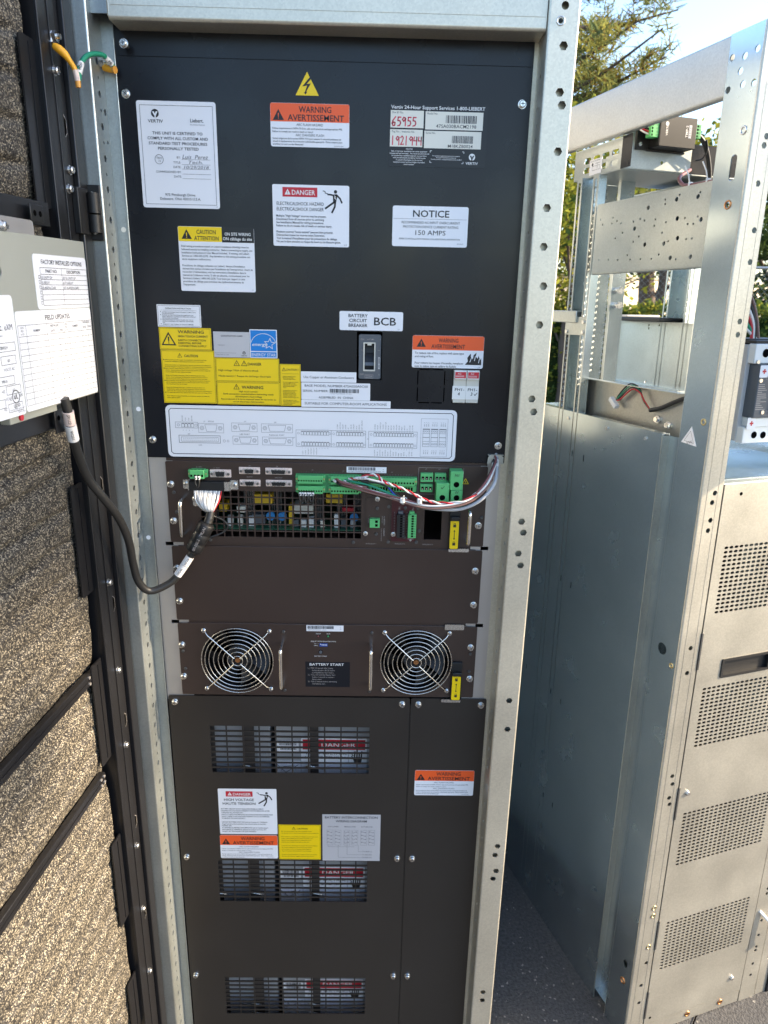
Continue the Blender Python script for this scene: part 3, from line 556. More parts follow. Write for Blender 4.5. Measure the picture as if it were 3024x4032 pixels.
L.para(['EARTH CONNECTION', 'ESSENTIAL BEFORE', 'CONNECTING SUPPLY.', '', 'DO NOT REMOVE COVERS.', 'THIS SYSTEM IS TO BE', 'SERVICED BY QUALIFIED', 'SERVICE PERSONNEL', 'ONLY.', '', 'HAZARDOUS LIVE PARTS', 'INSIDE THIS UPS ARE', 'ENERGIZED FROM THE', 'BATTERY SUPPLY EVEN', 'WHEN THE INPUT AC', 'POWER IS DISCONNECTED.', '', 'SEE USER MANUAL FOR', 'INSTALLATION, OPERATING', 'AND MAINTENANCE', 'INSTRUCTIONS.'], 4.2, 18.2, 1.3, 2.0, 23, m='ink_brown'); L.done(cab, label='narrow upright yellow caution sticker')
L = Lab('conductor_label', -37.4, 42.2, 451.9, 466.8, r=0.6); L.t('Use Copper or Aluminum Conductors', 40, 9.4, 3.5, 72, m='ink_grey'); L.done(cab)
L = Lab('model_label', -37.1, 62.4, 426.5, 451.2, r=1); L.t('BASE MODEL NUMBER:47SA020A0C00', 50.5, 6, 3.4, 91, m='ink_grey'); L.t('SERIAL NUMBER:', 2, 13.3, 3.2, 37, 'l', m='ink_grey'); L.bars(41, 83.5, 8.5, 14, 'ink', 6, 40); L.t('21012011720218604007 4TSA020', 41, 16, 1.2, 32, 'l', m='ink_pale'); L.t('ASSEMBLED  IN  CHINA', 50, 22.6, 3.3, 50, m='ink_grey'); L.done(cab)
L = Lab('application_label', -37.3, 92.4, 415.9, 426.2, r=0.5); L.t('SUITABLE FOR COMPUTER-ROOM APPLICATIONS', 64.5, 6.6, 3.6, 119, m='ink_grey'); L.done(cab)
# big terminal diagram
L = Lab('terminal_diagram', -235, 190.3, 338.3, 415.0, r=7)
L.line([(u, v) for u, v in [(8, 5), (417, 5), (420, 8), (420, 69), (417, 72), (8, 72), (5, 69), (5, 8)]], 0.9, 'ink', True)
P = 'ink_pale'
def dsub(u, v, w_, h, tw):
    L.bx(u, u+w_, v, v+h, 0.35, P)
    for q in (u+5.2, u+w_-5.2): L.line(ngonp(q, v+h/2, 3.1, 6), 0.35, P, True); L.line(ngonp(q, v+h/2, 1.6, 10), 0.35, P, True)
    c = u+w_/2; L.line([(c-tw/2, v+2), (c+tw/2, v+2), (c+tw/2-2.4, v+h-2), (c-tw/2+2.4, v+h-2)], 0.4, P, True)
def terms(u, v, n_, pt_, lab=True):
    for i in range(n_):
        L.bx(u+i*pt_, u+i*pt_+pt_*0.94, v, v+5.2, 0.35, 'ink_grey'); L.ln(u+i*pt_+0.6, v-0.5, u+i*pt_+pt_*0.8, v-0.5, 0.7, P)
L.bx(13, 46, 24.5, 33.5, 0.4, P); terms(22, 27, 4, 4.6); L.line(ngonp(17.5, 29, 1.8, 10), 0.35, P, True); L.line(ngonp(43.2, 29, 1.8, 10), 0.35, P, True)
for i, q in enumerate(('EPO-NO', '+12V', '+12V', 'EPO-NC')): L.t(q, 24.5+i*4.6, 23, 1.6, 8 if i in (0, 3) else 5, 'l', 'ink_grey', rot=90)
for i in range(4): L.t('4321'[i], 24+i*4.6, 37.5, 1.5, m=P)
L.t('J1    RS232', 62, 24, 2.0, 15, m=P); dsub(46.5, 26, 37, 14, 18); L.t('J30', 32, 43, 2.0, m=P); L.bx(17, 78, 44, 55.5, 0.6, P); L.bx(20.5, 75, 46.5, 53.5, 0.4, P)
for i in range(17):
    for v_ in (48.8, 51.4): L.poly(ngonp(24.3+i*2.95, v_, 0.55, 5), P)
L.t('LCD', 48, 59.4, 2.0, m=P); L.line(ngonp(83.5, 51.8, 1.8, 12), 0.35, P, True); L.line(ngonp(89, 51.8, 1.5, 10), 0.35, P, True)
L.t('J19', 115, 23, 1.8, m=P); dsub(95, 24.5, 37.5, 13, 18); L.t('LBS PORT', 114, 42.2, 2.1, 14.5, m=P); dsub(96, 44, 37, 12.5, 18); L.t('J20', 159, 23.5, 1.8, m=P); dsub(138.5, 25, 46, 13, 26); L.t('PARALLEL PORT', 161, 42.6, 2.1, 22, m=P); dsub(139.5, 44.5, 45, 12.3, 26)
for (u0, u1, n_, p_, nm, un) in ((189, 292, 10, 4.1, 'J21', 0), (296, 364, 16, 3.9, 'J26', 1)):
    L.bx(u0, u1 if un == 0 else 368, 33, 58, 0.4, P)
L.ln(241, 33, 241, 58, 0.4, P); terms(196.5, 35.5, 10, 4.15); terms(197, 51.5, 10, 4.15); terms(248.5, 35.5, 10, 4.0); terms(248.5, 51.5, 10, 4.0); terms(303.5, 35.5, 15, 3.95); terms(303.5, 51.5, 15, 3.95)
for u_ in (192.8, 239, 244.5, 289.5, 299.8, 365): 
    for v_ in (38, 54): L.line(ngonp(u_, v_, 1.5, 10), 0.3, P, True)
L.t('J21', 186, 45.5, 1.8, m=P); L.t('J22', 295.2, 45.5, 1.6, m=P)
T1 = ['12V_DRV', 'BCB STATUS', 'GND_DRV', 'BCB_ON', 'NC', 'GND_DRV', 'TMP_BATT', '12V_A', 'GND_DRY', 'BATT_GND_FAULT']
for i, q in enumerate(T1): L.t(q, 250.8+i*4.0, 30.5, 1.5, 0.95*len(q), 'l', 'ink_grey', rot=90); L.t(str(2*i+1), 250.5+i*4, 32.6, 1.1, m=P); L.t(str(2*i+2), 250.5+i*4, 60.6, 1.1, m=P); L.t(str(2*i+1), 198.5+i*4.15, 32.6, 1.1, m=P); L.t(str(2*i+2), 198.5+i*4.15, 60.6, 1.1, m=P)
for i, q in enumerate(['P CAN H', 'P CAN HI', 'P MON CAN H', 'P MON CAN HI', 'P INT BUS H', 'P INT BUS HI']): L.t(q, 199.5+i*4.1, 69.8, 1.4, 0.78*len(q), 'l', 'ink_grey', rot=90)
T2 = ['GEN MODE', 'GND_DRY', 'TMP BATT_IN', '+12V_DRY', 'LOW_BATT_DET', 'GND_DRY', 'ENV_DET', 'GND_DRY', 'CHG SHUT', 'GND_DRY', 'RES01', 'GND_DRY', 'NC', 'UT2 485+', 'UT2 485-']
T3 = ['Q1 STATUS', 'GND_DRY', 'Q2 STATUS', 'GND_DRY', 'Q3 STATUS', 'GND_DRY', 'Q5 STATUS', 'GND_DRY', 'GND_DRY', 'RES02', 'RES03', 'GND_DRY', 'NC', 'UT1 485+', 'GND_MON']
for i in range(15): L.t(T2[i], 306+i*3.95, 30.5, 1.4, 0.95*len(T2[i]), 'l', 'ink_grey', rot=90); L.t(T3[i], 306+i*3.95, 70.0, 1.4, min(0.95*len(T3[i]), 8.6), 'l', 'ink_grey', rot=90); L.t(str(2*i+2), 305.5+i*3.95, 32.6, 1.1, m=P); L.t(str(2*i+1), 305.5+i*3.95, 60.6, 1.1, m=P)
L.bx(373, 412.6, 13, 70, 0.3, P)
for k, (tp, bt) in enumerate(((('BFP_O', 'BFP_S', 'BFP_C'), ('INV_O', 'INV_S', 'INV_C')), (('MFP_O', 'MFP_S', 'MFP_C'), ('MAIN_O', 'MAIN_S', 'MAIN_C')), (('RESV_O', 'RESV_S', 'RESV_C'), ('RESV_O', 'RESV_S', 'RESV_C')))):
    u_ = 376+k*12.2
    L.bx(u_, u_+10.2, 28, 55, 0.35, 'ink_grey'); L.ln(u_, 35, u_+10, 35, 0.35, 'ink_grey'); L.ln(u_, 41, u_+10, 41, 0.6, 'ink_grey'); L.ln(u_, 47, u_+10, 47, 0.35, 'ink_grey'); L.ln(u_+0.5, 29, u_+9.6, 29, 0.8, 'ink_grey')
    for i in range(3):
        for v_ in (32, 51): L.line(ngonp(u_+2.1+i*3, v_, 1.2, 8), 0.3, 'ink_grey', True)
        L.t(tp[i], u_+2.8+i*3, 24.5, 1.3, 6.0, 'l', 'ink_grey', rot=90); L.t(bt[i], u_+2.8+i*3, 66, 1.3, 6.0, 'l', 'ink_grey', rot=90)
L.done(cab, label='long white label with connector diagram above the terminals')
L = Lab('breaker_label', 17.9, 107.1, 525.5, 551.4, r=2); L.para(['BATTERY', 'CIRCUIT', 'BREAKER'], 26, 8, 4.6, 6.6, 27, 'c', 'ink', 0.016); L.t('BCB', 64, 18.3, 11, 31, b=0.04); L.t('L4', 83.5, 24.4, 1.8, m=P); L.done(cab, label='white label with large letters BCB')
L = Lab('warning_label', 121.5, 223.4, 475.5, 520.6, r=2.5)
L.top(20, 'orange'); L.warn(12.5, 16, 13, 'ink', 'orange'); L.t('WARNING', 51, 9.3, 5.8, 28, b=0.014); L.t('AVERTISSEMENT', 51, 17.6, 5.8, 48, b=0.014)
L.para(['To reduce risk of fire, replace with same type', 'and rating of fuse.', '', "Pour réduire les risques d'incendie, remplacer", 'avec le même type et calibre du fusible.'], 4, 25.8, 3.0, 4.6, 70, m='ink_grey'); L.t('L6', 97, 44, 1.6, m=P)
fl = [(76, 40), (80, 35), (79, 30), (82, 26), (84, 24), (84, 29), (87, 32), (88, 26), (92, 22.5), (91, 28), (94, 31), (95, 27), (97.5, 33), (99, 30), (99.5, 40)]; L.poly(fl, 'ink')
for a in ((83, 36, 85, 30), (89.5, 34, 90.5, 28), (95.5, 37, 96.3, 32)): L.line([(a[0], a[1]), (a[2], a[3])], 0.9, 'label_white', k=0.12)
L.done(cab, label='orange warning sticker about fuse replacement with flame symbol')

# battery breaker in its opening
brk = thing('breaker_switch', 'grey rocker circuit breaker marked ON, OFF and 225A below the battery breaker label', 'circuit breaker', W(61, 10, 456))
b = MB(); b.plate(rrect(45.4, 77, 457.6, 520, 2.5, 4), [rrect(51.6, 69.2, 468.6, 509.3, 0.8, 2)], 1.5, 22, 'grey_plastic'); b.build('faceplate', brk, OZ)
b = MB(); b.plate(rrect(51.8, 69.0, 468.8, 509.1, 0.8, 2), [rrect(53.6, 67.4, 470.4, 507.5, 0.5, 1)], 0.6, 20, 'cream_plastic'); b.box(57.6, 63.4, 1.0, 3, 505, 508, 'cream_plastic'); b.build('bezel', brk, OZ)
b = MB()
for z0, z1, y0, y1, mt in ((494, 505, 14, 12, 'dark_blue'), (481, 494, 12, 4, 'black_plastic'), (476.5, 481, 4, 2.4, 'grey_plastic'), (470.5, 476.5, 2.4, 6, 'black_plastic')):
    b.add([(53.8, y1, z0), (67.2, y1, z0), (67.2, y0, z1), (53.8, y0, z1)], [(0, 1, 2, 3)], 'black_plastic' if mt == 'dark_blue' else mt)
b.add([(53.8, 14, 505), (67.2, 14, 505), (67.2, 16, 509), (53.8, 16, 509)], [(0, 1, 2, 3)], 'black_plastic'); b.build('rocker', brk, OZ)
b = MB()
for q, x, z, h, w_ in (('ON', 50.3, 512.0, 2.6, 4.8), ('OFF', 49.7, 462.9, 2.6, 6), ('225A', 60.2, 459.6, 3.6, 9.6), ('O', 75, 463, 2.4, 2.3), ('I', 75.6, 512.2, 2.6, 0.5)): b.text(q, x, z, h, 1.3, 'ink_dimwhite', w_)
b.frame(54.2, 66.3, 458.6, 464.0, 0.35, 1.3, 'ink_dimwhite'); b.ribbon([(57, 513.2), (60, 513.2), (61.4, 514.4)], 0.4, 1.3, 'ink_dimwhite'); b.ribbon([(62.2, 513.2), (67, 513.2)], 0.4, 1.3, 'ink_dimwhite'); b.ribbon([(63.6, 512.2), (65.4, 514.3)], 0.4, 1.3, 'ink_dimwhite'); b.ribbon([(63.6, 514.3), (65.4, 512.2)], 0.4, 1.3, 'ink_dimwhite')
b.rect(73.2, 75.8, 472, 488.5, 1.35, 'label_grey'); b.ribbon([(74.5, 474), (74.5, 478)], 1.0, 1.25, 'ink_grey'); b.ribbon([(74.5, 480), (74.5, 487)], 1.2, 1.25, 'ink_grey'); b.rect(48, 51, 498.2, 498.6, 1.3, 'ink_dimwhite'); b.rect(72, 75.5, 498, 498.4, 1.3, 'ink_dimwhite'); b.build('lettering', brk, OZ)
# two fuse holders
for k, (x0, x1, q1, q2) in enumerate(((182.4, 200.6, 'FH1-', '4'), (201.0, 219.2, 'FH1-', '3'))):
    fh = thing('fuse_holder', ('white fuse holder handwritten FH1-4 beside the square knock-out', 'white fuse holder handwritten FH1-3 and ticked, beside the one marked 4')[k], 'fuse holder', W((x0+x1)/2, 5, 425.5), group='fuse holders in the upper panel')
    b = MB(); b.box(x0, x1, -2, 40, 426.2, 473.2, 'cream_plastic', 0.7); b.build('body', fh, OZ)
    b = MB(); b.box(x0+0.6, x1-0.4, -6.5, -1.9, 460.5, 472.6, 'white_plastic', 0.6); b.rect(x0+1.4, x1-1.2, 462.2, 471.0, -6.62, 'red'); b.text('AC', (x0+x1)/2-1.5, 467.4, 2.6, -6.7, 'ink_white', 5); b.rect(x0+2, x1-4, 464, 464.5, -6.7, 'ink_white'); b.rect(x0+2, x1-4, 465.4, 465.8, -6.7, 'ink_white'); b.build('lever', fh, OZ)
    b = MB(); b.box(x0-(1.2 if k == 0 else 0.2), x1, -2.7, -2.1, 431.5, 450.5, 'white_plastic'); b.text(q1, (x0+x1)/2, 443.6, 4.2, -2.85, 'ink', 13.5, b=0.03, sh=0.1); b.text(q2, (x0+x1)/2-1, 437, 4.8, -2.85, 'ink', b=0.04, sh=0.1)
    if k: b.ribbon([(213, 439), (214.3, 437.4), (217.2, 441)], 0.9, -2.85, 'ink')
    b.build('name_strip', fh, OZ)

# ================================================================== CONTROL MODULE (rack unit full of connectors)
ctl = thing('control_module', 'black rack module with green terminal plugs and square-hole grille above the blank panel', 'electronics module', W(0, 100, 203))
b = MB()
GX = [-193+i*11.69 for i in range(21)]; GZ = [212.6+i*10.75 for i in range(7)]
hl = [[(x+1.0, z+0.9), (x+10.7, z+0.9), (x+10.7, z+9.8), (x+1.0, z+9.8)] for x in GX for z in GZ]
hl.append(rrect(148.4, 174.9, 214, 262, 0.5, 1))
b.plate(rrect(-241, 241, 203.2, 331, 2, 2), hl, 0, 1.8, 'module_reflection_tint'); b.cyl((-230, 1.0, 331.2), 'x', 1.1, 460, 'module_reflection_tint', 8)
face = b.build('face_panel', ctl, OZ)
b = MB(); b.box(-222, 222, 1.9, 3.5, 288, 330, 'module_reflection_tint'); b.box(-222, -194, 1.9, 3.5, 204, 288, 'module_reflection_tint'); b.box(53, 148, 1.9, 3.5, 204, 288, 'module_reflection_tint'); b.box(175, 222, 1.9, 3.5, 204, 288, 'module_reflection_tint'); b.build('chassis', ctl, OZ)
for x, z in ((-234.9, 295.8), (-234.3, 237.9), (231.9, 237.9)): screw(ctl, x, z)
for x, z in ((-231, 283), (-229, 252), (-180, 208), (40, 207.5), (93.5, 209), (137, 209.5), (93, 266), (138, 264), (141, 228), (236, 251), (168, 280)): screw(ctl, x, z, 0, SCREW_D)
def handle(parent, x, z0, z1, y=-26):
    b = MB(); pts = [(x, 0, z0), (x, y*0.5, z0), (x, y*0.85, z0+1.5), (x, y, z0+6), (x, y, (z0+z1)/2), (x, y, z1-6), (x, y*0.85, z1-1.5), (x, y*0.5, z1), (x, 0, z1)]
    b.tube(smooth_path(pts, 4), 3.0, 'chrome', 12); return b.build('handle', parent, OZ)
handle(ctl, -216, 220, 276); handle(ctl, 214.5, 214, 268)
def dconn(x0, x1, z0, z1, female):
    b = MB(); c, m_ = (x0+x1)/2, (z0+z1)/2; h = (z1-z0)/2-1.6; w_ = (x1-x0)/2-8
    b.plate(rrect(x0, x1, z0, z1, 0.8, 2), [], -1.2, -0.05, 'sleeve_pink')
    tr = [(c-w_+1.5, m_-h), (c+w_-1.5, m_-h), (c+w_, m_+h-1), (c+w_-1, m_+h), (c-w_+1, m_+h), (c-w_, m_+h-1)]
    b.plate(tr, [], -6, -1.1, 'nickel'); b.plate([(c+(x-c)*0.9, m_+(z-m_)*0.82) for x, z in tr], [], -6.6, -5.9, 'black_plastic')
    n_ = int(w_*2/3.2)
    for r_ in (0, 1):
        for i in range(n_-r_):
            b.box(c-(n_-1-r_)*1.38+i*2.76-0.45, c-(n_-1-r_)*1.38+i*2.76+0.45, -6.9, -6.5, m_+1.3-r_*2.6-0.45, m_+1.3-r_*2.6+0.45, 'black_hole' if female else 'ink_grey')
    o = b.build('serial_connector', ctl, OZ)
    for q in (x0+3.6, x1-3.6):
        k = MB(); k.cyl((q, -1.2, m_), (0, -1, 0), 2.7, 4.5, 'chrome', 6, smooth=False); k.cyl((q, -5.71, m_), (0, -1, 0), 1.5, 0.1, 'dark_steel', 10); k.build('hex_standoff', o, OZ)
dconn(-175, -143.6, 307.9, 319.7, False); dconn(-131.7, -100.3, 313.7, 324.1, False); dconn(-131.4, -100.3, 294.9, 304.9, True); dconn(-92.3, -52.9, 313.7, 323.8, False); dconn(-92.1, -52.9, 295.3, 305.1, True)
def lettering(items, parent, y=-0.2, m='ink_dimwhite'):
    for q, x, z, h in items: b = MB(); b.text(q, x, z, h, y, m); b.build('lettering', parent, OZ)
lettering([('J2   REPO', -191, 322.3, 1.6), ('J1   RS232', -165, 321.2, 1.6), ('J19', -116, 325.3, 1.6), ('J20', -75, 325.2, 1.6), ('LBS PORT', -116, 308.3, 1.6), ('PARA PORT', -73, 307.6, 1.6), ('J21', -22, 320.8, 1.5), ('J22', 24, 320, 1.5), ('J26', 97, 319.5, 1.5), ('J23', 148, 325.3, 1.5), ('J24', 168, 325.3, 1.5), ('INTELLISLOT 1', 67, 204.8, 1.8), ('INTELLISLOT 2', 112, 205.2, 1.8), ('INTELLISLOT 3', 155, 205, 1.8)], face)
b = MB()
for i in range(10): b.text(str(2*i+1), -39+i*3.8, 317.5, 1.1, -0.2, 'ink_dimwhite'); b.text(str(2*i+1), 7+i*4.0, 317.3, 1.1, -0.2, 'ink_dimwhite')
for i in range(15): b.text(str(2*i+2), 69.5+i*4.1, 315.6, 1.1, -0.2, 'ink_dimwhite'); b.text(str(2*i+1), 69.5+i*4.1, 288.6, 1.1, -0.2, 'ink_dimwhite')
for x in (137, 204.5): b.rect(x-0.2, x+0.2, 287, 328, -0.2, 'ink_dimwhite')
b.rect(137, 204.5, 286.8, 287.2, -0.2, 'ink_dimwhite'); b.rect(137, 182, 327.8, 328.2, -0.2, 'ink_dimwhite'); b.build('lettering', face, OZ)
def terminal(x0, x1, z0, z1, n_, mt='green_plug', name='terminal_plug', d=12, rows=1, ears=True, vertical=False):
    b = MB(); e = 3.6 if ears else 0
    if vertical: b.box(x0, x1, -d, 0.5, z0, z1, mt, 0.6); P_ = (z1-z0-2)/n_
    else: b.box(x0+e, x1-e, -d, 0.5, z0, z1, mt, 0.6); P_ = (x1-x0-2*e)/n_
    if ears and not vertical: b.box(x0, x1, -d*0.55, 0.4, z0+1, z1-1, mt, 0.5)
    for i in range(n_):
        if vertical:
            zc = z0+1+P_*(i+0.5); b.box(x0+1.6, x1-5.0, -d-0.05, -d+1, zc-P_*0.3, zc+P_*0.3, 'black_hole'); b.box(x1-2.6, x1-1.2, -d-0.05, -d+1, zc-0.5, zc+0.5, 'green_dark' if mt == 'green_plug' else 'black_hole')
        else:
            xc = x0+e+P_*(i+0.5); zc = z0+(z1-z0)*0.38; b.box(xc-P_*0.29, xc+P_*0.29, -d-0.05, -d+1, zc-P_*0.32, zc+P_*0.32, 'black_hole'); b.box(xc-P_*0.3, xc+P_*0.3, -d*0.8, -d*0.4, z1-0.3, z1+0.15, 'green_dark')
    o = b.build(name, ctl, OZ)
    if ears and not vertical:
        for q in (x0+1.9, x1-1.9):
            k = MB(); k.cyl((q, -d*0.55, (z0+z1)/2), (0, -1, 0), 1.35, 1.2, 'zinc_yellow', 10); k.build('ear_screw', o, OZ)
    return o
terminal(-206, -177.6, 308, 321, 4, d=14)
b = MB(); b.box(-47, 51, -3, 0.4, 287, 316, 'green_dark', 0.4); b.box(62, 134.8, -3, 0.4, 290.5, 314, 'green_dark', 0.4); b.build('terminal_header', ctl, OZ)
terminal(-47, -2.6, 303, 315.4, 10); terminal(-47, -2.6, 287.4, 299.2, 10); terminal(2, 51, 302.5, 315, 10); terminal(2, 51, 288, 299.2, 10)
terminal(62, 134.6, 302, 313.6, 15); 
b = MB(); b.box(64, 133, -5, 0.3, 291, 300, 'green_plug', 0.4)
for i in range(15): b.box(67+i*4.2, 69.8+i*4.2, -5.1, -4, 292.5, 298, 'black_hole')
b.build('terminal_socket', ctl, OZ)
for x0, x1 in ((139.7, 158.4), (160.9, 178)):
    for z0, z1 in ((307.5, 320.8), (291.8, 304)):
        if x0 > 160 and z1 < 305: continue
        b = MB(); b.box(x0, x1, -7, 0.4, z0, z1, 'green_plug', 0.5)
        for i in range(3): xc = x0+3.4+i*(x1-x0-6.8)/2; b.box(xc-1.9, xc+1.9, -7.1, -6, z0+3.5, z0+8.5, 'black_hole'); b.cyl((xc, -6.9, z0+5), (0, -1, 0), 1.0, 0.4, 'nickel', 8)
        b.build('terminal_socket', ctl, OZ)
for x0, x1, z0, z1, q in ((182.8, 201.8, 299.2, 328, 'N1'), (184.8, 202.2, 278.8, 298.8, 'IV'), (162.6, 182, 278.8, 309.5, '')):
    b = MB(); b.box(x0, x1, -20, 0.4, z0, z1, 'green_plug', 0.8); xc = (x0+x1)/2; b.cyl((xc, -19.9, z0+8.6), (0, -1, 0), 4.3, 0.15, 'black_hole', 20)
    if q: b.text(q, xc, z1-8 if z1-z0 > 22 else z1-5, 4.2, -20.15, 'ink', b=0.02, sh=0.15)
    else: b.ribbon([(xc-2.5, z1-6.5), (xc-1, z1-8.5), (xc+2.5, z1-4.5)], 0.8, -20.15, 'ink')
    b.build('power_plug', ctl, OZ)
L = Lab('hazard_triangle', 202.6, 213.6, 303.5, 313.8, 'module_reflection_tint', 0.2); L.warn(5.5, 10, 10.4, 'yellow', 'module_reflection_tint', True, True); L.done(ctl)
L = Lab('barcode_label', 28.9, 88.6, 318.4, 327.6, r=0.4); L.bars(3, 43, 0.6, 5.4, 'ink', 11, 50); L.t('210136617021901035 SLR BTS MODULE 139A', 2, 8.0, 1.4, 50, 'l', 'ink_grey'); L.t('E5', 55, 4, 1.3, m='ink_grey'); L.t('R0', 55, 7.5, 1.3, m='ink_grey'); L.done(ctl)
# option cards
b = MB(); b.plate(rrect(59, 92.8, 208.6, 279.8, 2.5, 3), [], -1.6, -0.05, 'module_reflection_tint'); cd1 = b.build('option_card', ctl, OZ)
b = MB(); b.text('IS-485EXI', 86, 251, 2.2, -1.8, 'ink_dimwhite', 14, 'l', rot=-90); b.text('IntelliSlot Card', 83.4, 251, 1.4, -1.8, 'ink_dimwhite', 11, 'l', rot=-90); b.text('Liebert', 86, 231, 2.4, -1.8, 'ink_dimwhite', 12, 'l', rot=-90, b=0.02); b.text('RS485', 62, 247.5, 1.7, -1.8, 'ink_dimwhite', 7.5, 'l', rot=-90); b.text('Performance Monitoring', 82.5, 231, 1.3, -1.8, 'ink_dimwhite', 20, 'l', rot=-90); b.text('–', 65.5, 252, 2, -1.8, 'ink_dimwhite', rot=90); b.build('lettering', cd1, OZ)
b = MB(); b.box(64.6, 80, -9, -1.5, 234.4, 248.6, 'green_plug', 0.5); b.box(73, 77, -9.1, -8, 242.5, 246.5, 'black_hole'); b.box(73, 77, -9.1, -8, 236.5, 240.5, 'black_hole'); b.build('terminal_plug', cd1, OZ)
for x, z, me in ((76, 278, SCREW), (58.5, 222.5, SCREW), (76, 263.5, SCREW_D), (75, 222, SCREW_D)): screw(cd1, x, z, -1.6, me if me is SCREW_D else SCREW_S)
b = MB(); b.plate(rrect(97.8, 135.4, 210.6, 280.4, 3, 3), [], -1.6, -0.05, 'pcb_maroon'); cd2 = b.build('relay_card', ctl, OZ)
b = MB(); b.text('TB2', 108.5, 267, 2.4, -1.8, 'ink_dimwhite', 5.5, 'l', rot=-90); b.text('TB1', 129, 266, 2.4, -1.8, 'ink_dimwhite', 5.5, 'l', rot=-90); b.text('VERTIV', 128, 216.2, 2.2, -1.8, 'ink_dimwhite', 9.5, rot=180, b=0.01); b.flat([(128+1.8*math.cos(a), 213+1.8*math.sin(a)) for a in [2*math.pi*i/12 for i in range(12)]], -1.8, 'ink_dimwhite'); b.text('A9', 104, 275.5, 1.8, -1.8, 'ink_dimwhite')
for i in range(9): b.text(str(10+i), 101.8, 257-i*4.3, 1.6, -1.8, 'ink_dimwhite', rot=-90); b.rect(121, 122.6, 257.2-i*4.3, 257.6-i*4.3, -1.8, 'ink_dimwhite')
b.build('lettering', cd2, OZ)
for x0, x1, mt in ((106, 118.4, 'black_plastic'), (123, 135.6, 'green_plug')):
    b = MB(); b.box(x0, x1, -10, -1.5, 219.2, 256.5, mt, 0.4); b.box(x0+2, x1-3, -6, -1.5, 256.5, 260.5, 'grey_plastic' if mt == 'black_plastic' else mt)
    for i in range(9): b.box(x1-7.5, x1-4, -10.08, -9.2, 220.8+i*4, 223.6+i*4, 'black_hole'); b.box(x1-3, x1-1, -10.05, -9, 221.4+i*4, 222.8+i*4, 'dark_steel' if mt == 'black_plastic' else 'green_dark')
    b.build('terminal_strip', cd2, OZ)
for x, z, me in ((101.2, 222, SCREW_S), (118, 278.5, SCREW_S), (118.5, 265, SCREW_D), (118.5, 218, SCREW_D)): screw(cd2, x, z, -1.6, me)
b = MB(); b.box(146, 177.5, -0.9, -0.05, 209.5, 213.8, 'module_reflection_tint'); b.box(145.5, 148.2, -1.2, -0.05, 246, 257, 'module_reflection_tint', 0.3); b.box(175.1, 178, -1.2, -0.05, 248, 254, 'module_reflection_tint', 0.3); b.box(175.1, 178, -1.2, -0.05, 222, 232, 'module_reflection_tint', 0.3); b.box(145.5, 148.2, -1.2, -0.05, 222, 230, 'module_reflection_tint', 0.3); b.build('slot_frame', ctl, OZ)
def latch(parent, x0, x1, zt, z0, z1, zh, hx0=None):
    b = MB(); b.box(x0-1.5, x1+1.5, -6, -0.1, z0-1.5, zt, 'black_plastic', 1.0); b.box(x0-0.5, x1+0.5, -13, -5.9, z1+1, z1+8, 'black_plastic', 1.2); o = b.build('latch', parent, OZ)
    L = Lab('latch_label', x0, x1, z0, z1, 'yellow', 2, y=-6.05); c = (x1-x0)/2; h = z1-z0
    L.line([(c, h*0.38), (c, h*0.62)], 0.9, 'ink'); L.poly([(c-1.6, h*0.38), (c+1.6, h*0.38), (c, h*0.32)], 'ink'); L.poly([(c-1.6, h*0.62), (c+1.6, h*0.62), (c, h*0.68)], 'ink')
    for v_ in (h*0.23, h*0.88): L.poly([(c-2.1, v_), (c+2.1, v_), (c+2.1, v_-4.2), (c-2.1, v_-4.2)], 'ink'); L.line([(c-1.3, v_-4), (c-1.3, v_-6), (c+1.1, v_-6), (c+1.1, v_-4)], 0.6, 'ink')
    L.done(parent)
    b = MB(); b.plate(rrect(hx0 or x0-1, (hx0 or x0-1)+32, zh-5.6, zh, 1.5, 2), [], -3.5, -1.5, 'nickel'); b.build('latch_hook', parent, OZ)
latch(ctl, 188.2, 201.2, 262, 201.6, 247.2, 200.6)
# boards and components behind the grille
b = MB(); b.box(-192, 52, 22, 190, 218, 220, 'pcb_green'); b.build('circuit_board', ctl, OZ)
b = MB(); b.box(-222, 222, 195, 197, 204, 330, 'module_reflection_tint'); b.box(-222, 222, 4, 195, 204.5, 206, 'module_reflection_tint'); b.build('rear_plate', ctl, OZ)
g = random.Random(8)
def comp(name, mt, x, y, z, w_, d, h, bev=0.6):
    b = MB(); b.box(x-w_/2, x+w_/2, y, y+d, z, z+h, mt, bev); return b.build(name, ctl, OZ)
for x, mt, w_, z, h in ((-103, 'comp_yellow', 28, 256, 15), (8, 'comp_yellow', 26, 256, 15), (-60, 'comp_yellow', 7, 221, 32), (-168, 'comp_yellow', 12, 240, 14), (-112, 'grey_plastic', 22, 222, 16), (-40, 'cream_plastic', 30, 240, 16), (-140, 'label_cream', 14, 238, 10), (30, 'red', 18, 243, 8)):
    comp('transformer' if w_ > 20 else 'relay', mt, x, 36+g.uniform(0, 10), z, w_, 24, h)
for x in (-155, -140, -122, -52, -40, -28, -10, 12, 24, 38):
    comp('connector_block', g.choice(('white_plastic', 'label_cream', 'label_grey', 'grey_plastic')), x, 28+g.uniform(0, 6), 220.2, g.uniform(6, 10), 10, g.uniform(10, 22), 0.5)
for x in (-92, 40, -74): 
    b = MB(); b.cyl((x, 40, 236), (0, -1, 0), 7, 5, 'comp_blue', 16); b.cyl((x-3, 38, 220), 'z', 0.5, 12, 'nickel', 6); b.cyl((x+3, 38, 220), 'z', 0.5, 12, 'nickel', 6); b.build('capacitor', ctl, OZ)
